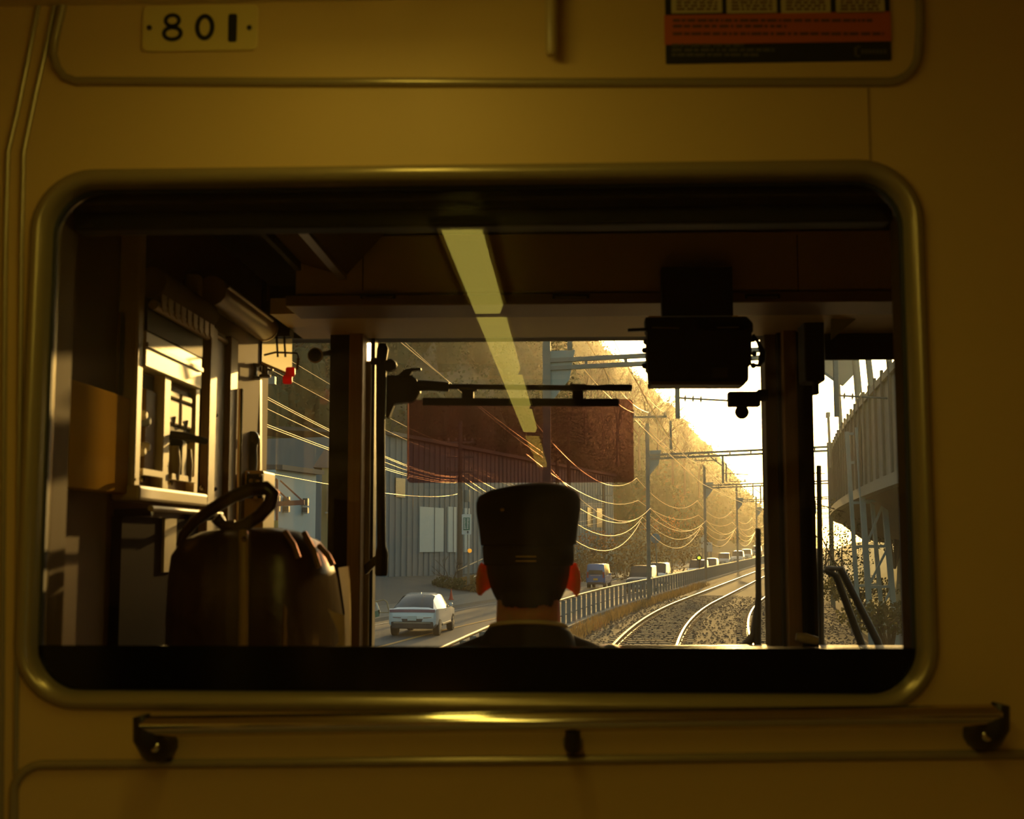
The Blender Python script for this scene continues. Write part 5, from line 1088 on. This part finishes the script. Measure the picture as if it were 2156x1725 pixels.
# ------------------------------------------------------------------ right side: viaduct, lattice tower, bank plants
M_vc = mat('viaduct_concrete', (0.42,0.36,0.25), rough=.85, var=.15, scale=.7); M_vd = mat('viaduct_soffit', (0.24,0.19,0.12), rough=.9, var=.2, scale=.5)
vd = thing('curved_viaduct','curved concrete road viaduct with ribbed barrier on the right','viaduct',(14,45,-1))
ctr = [(439.3-436*math.cos(R(11.33+da)), -26.9+436*math.sin(R(11.33+da))) for da in (-6,-5.3,-4.6,-4,-3.4,-2.8,-2.2,-1.6,-1,-.4,.4,1.4,2.6,4,6)]
pts = [Vector((x,y,0)) for x,y in ctr]; nrm = []
for i in range(len(pts)):
    d_ = (pts[min(i+1,len(pts)-1)]-pts[max(i-1,0)]).normalized(); nrm.append(Vector((d_.y,-d_.x,0)))
def vsec(prof, m_, nm):
    mb = MB(); n = len(prof); mb.add([p+nr_*o+Vector((0,0,z)) for p,nr_ in zip(pts,nrm) for o,z in prof], [(i*n+j,i*n+(j+1)%n,(i+1)*n+(j+1)%n,(i+1)*n+j) for i in range(len(pts)-1) for j in range(n)]+[tuple(range(n)),tuple((len(pts)-1)*n+j for j in range(n))]); return mb.build(nm, m_, vd, smooth=30)
vsec([(0,3.75),(.25,3.75),(.25,5.85),(0,5.85)], M_vc, 'barrier'); vsec([(-.06,3.55),(.5,3.55),(.5,3.8),(-.06,3.8)], M_vc, 'kerb_beam')
vsec([(.1,3.6),(1.4,2.6),(4.2,2.1),(6.6,3.0),(7.0,3.6)], M_vd, 'deck'); vsec([(-.06,5.8),(.31,5.8),(.31,5.95),(-.06,5.95)], M_vc, 'coping')
tot = 0; L_ = [0]
for i in range(1,len(pts)): L_.append(L_[-1]+(pts[i]-pts[i-1]).length)
d_ = .5
while d_ < L_[-1]-.1:
    i = max(k for k in range(len(L_)) if L_[k] <= d_); u = (d_-L_[i])/(L_[i+1]-L_[i]); p = pts[i].lerp(pts[i+1],u); nr_ = nrm[i].lerp(nrm[i+1],u)
    MB().bar(p-nr_*.05+Vector((0,0,3.8)),p-nr_*.05+Vector((0,0,6.05)),.05,.10).build('barrier_rib', M_vd, vd); d_ += 1.35
for i in (6,9,12):
    p = pts[i]+nrm[i]*4.2; MB().lathe([(1.3,-3),(1.0,0),(.9,2.0),(1.6,3.0)],16,tuple(p)).build('pier', M_vc, vd, smooth=40)
for (a_, b_, c_, d_, Y, w_) in ((1772,912,1764,790,46,.075),(1812,868,1798,720,42,.13),(1838,832,1824,720,38,.10),(1876,790,1868,720,36,.09)):
    MB().tube([P(a_,b_+12,Y),P(c_,d_,Y)],[w_,w_*.85],8).build('sign_mast', M_vc, vd, smooth=50)
MB().prism([P(1736,715,46),P(1800,715,46),P(1797,790,46),P(1776,812,46),P(1757,800,46),P(1736,786,46)],(0,.2,0)).build('overhead_sign', M_vc, vd)
MB().prism([P(1741,868,46),P(1748,868,46),P(1748,878,46),P(1741,880,46)],(0,.2,0)).build('lamp_head', M_vc, vd); MB().tube([P(1744,878,46),P(1749,985,46)],.05,6).build('lamp_post', M_vc, vd)
# lattice tower
tw = thing('lattice_tower','pale blue steel lattice tower in the right pane','tower',tuple(P(1840,1380,33)))
M_tw = mat('tower_blue', (0.36,0.42,0.40), rough=.6, var=.15)
v = lambda px, py, Y=33.0: P(px, py, Y)
legs = [((1806,900),(1838,1400)),((1848,900),(1892,1400))]
for (a_,b_) in legs:
    for dy in (0,1.3): MB().bar(v(*a_)+Vector((.0,dy,0)),v(*b_)+Vector((0,dy,0)),(.13 if dy == 0 else .09),.12).build('leg', M_tw, tw)
def legx(k,py): (a0,b0),(a1,b1) = legs[k]; return a0+(a1-a0)*(py-b0)/(b1-b0)
lev = [905,968,1056,1152,1237,1330]
for i, py in enumerate(lev):
    for dy in (0,1.3): MB().bar(v(legx(0,py),py)+Vector((0,dy,0)),v(legx(1,py),py-2)+Vector((0,dy,0)),.06,.07).build('tie', M_tw, tw)
    if i: 
        a_, b_ = (legx(0,py),py), (legx(1,lev[i-1]),lev[i-1]); MB().bar(v(*a_),v(*b_),.05,.05).build('brace', M_tw, tw)
for i,(px_,py_,y,rx,rz,lab) in enumerate(((1762,1168,52,1.5,1.2,'dark rounded bush at the foot of the viaduct'),(1800,1240,40,1.3,.45,'low green bush behind the wiper arms'),(1872,1300,30,1.2,.4,'low green bush at the foot of the lattice tower'),(1880,1080,45,2.2,1.4,'bush high on the right bank beyond the tower'))):
    shrub('bank_bush',px_,py_,y,rx,rz,M_bush if i else M_leaf[0],lab,'shrub',1500,.075)
# ------------------------------------------------------------------ haze in the valley air
hz = bpy.data.materials.new('valley_haze'); hz.use_nodes = True; nn_ = hz.node_tree.nodes; ll_ = hz.node_tree.links; nn_.remove(nn_['Principled BSDF'])
vsn = nn_.new('ShaderNodeVolumeScatter'); vsn.inputs['Color'].default_value = (1.0,.95,.85,1); vsn.inputs['Density'].default_value = .00014; vsn.inputs['Anisotropy'].default_value = .89
ll_.new(vsn.outputs[0], nn_['Material Output'].inputs['Volume'])
tag(MB().box(-170,260,5.0,760,-4,70).build('haze', hz), 'golden haze filling the valley air', 'haze', kind='stuff')
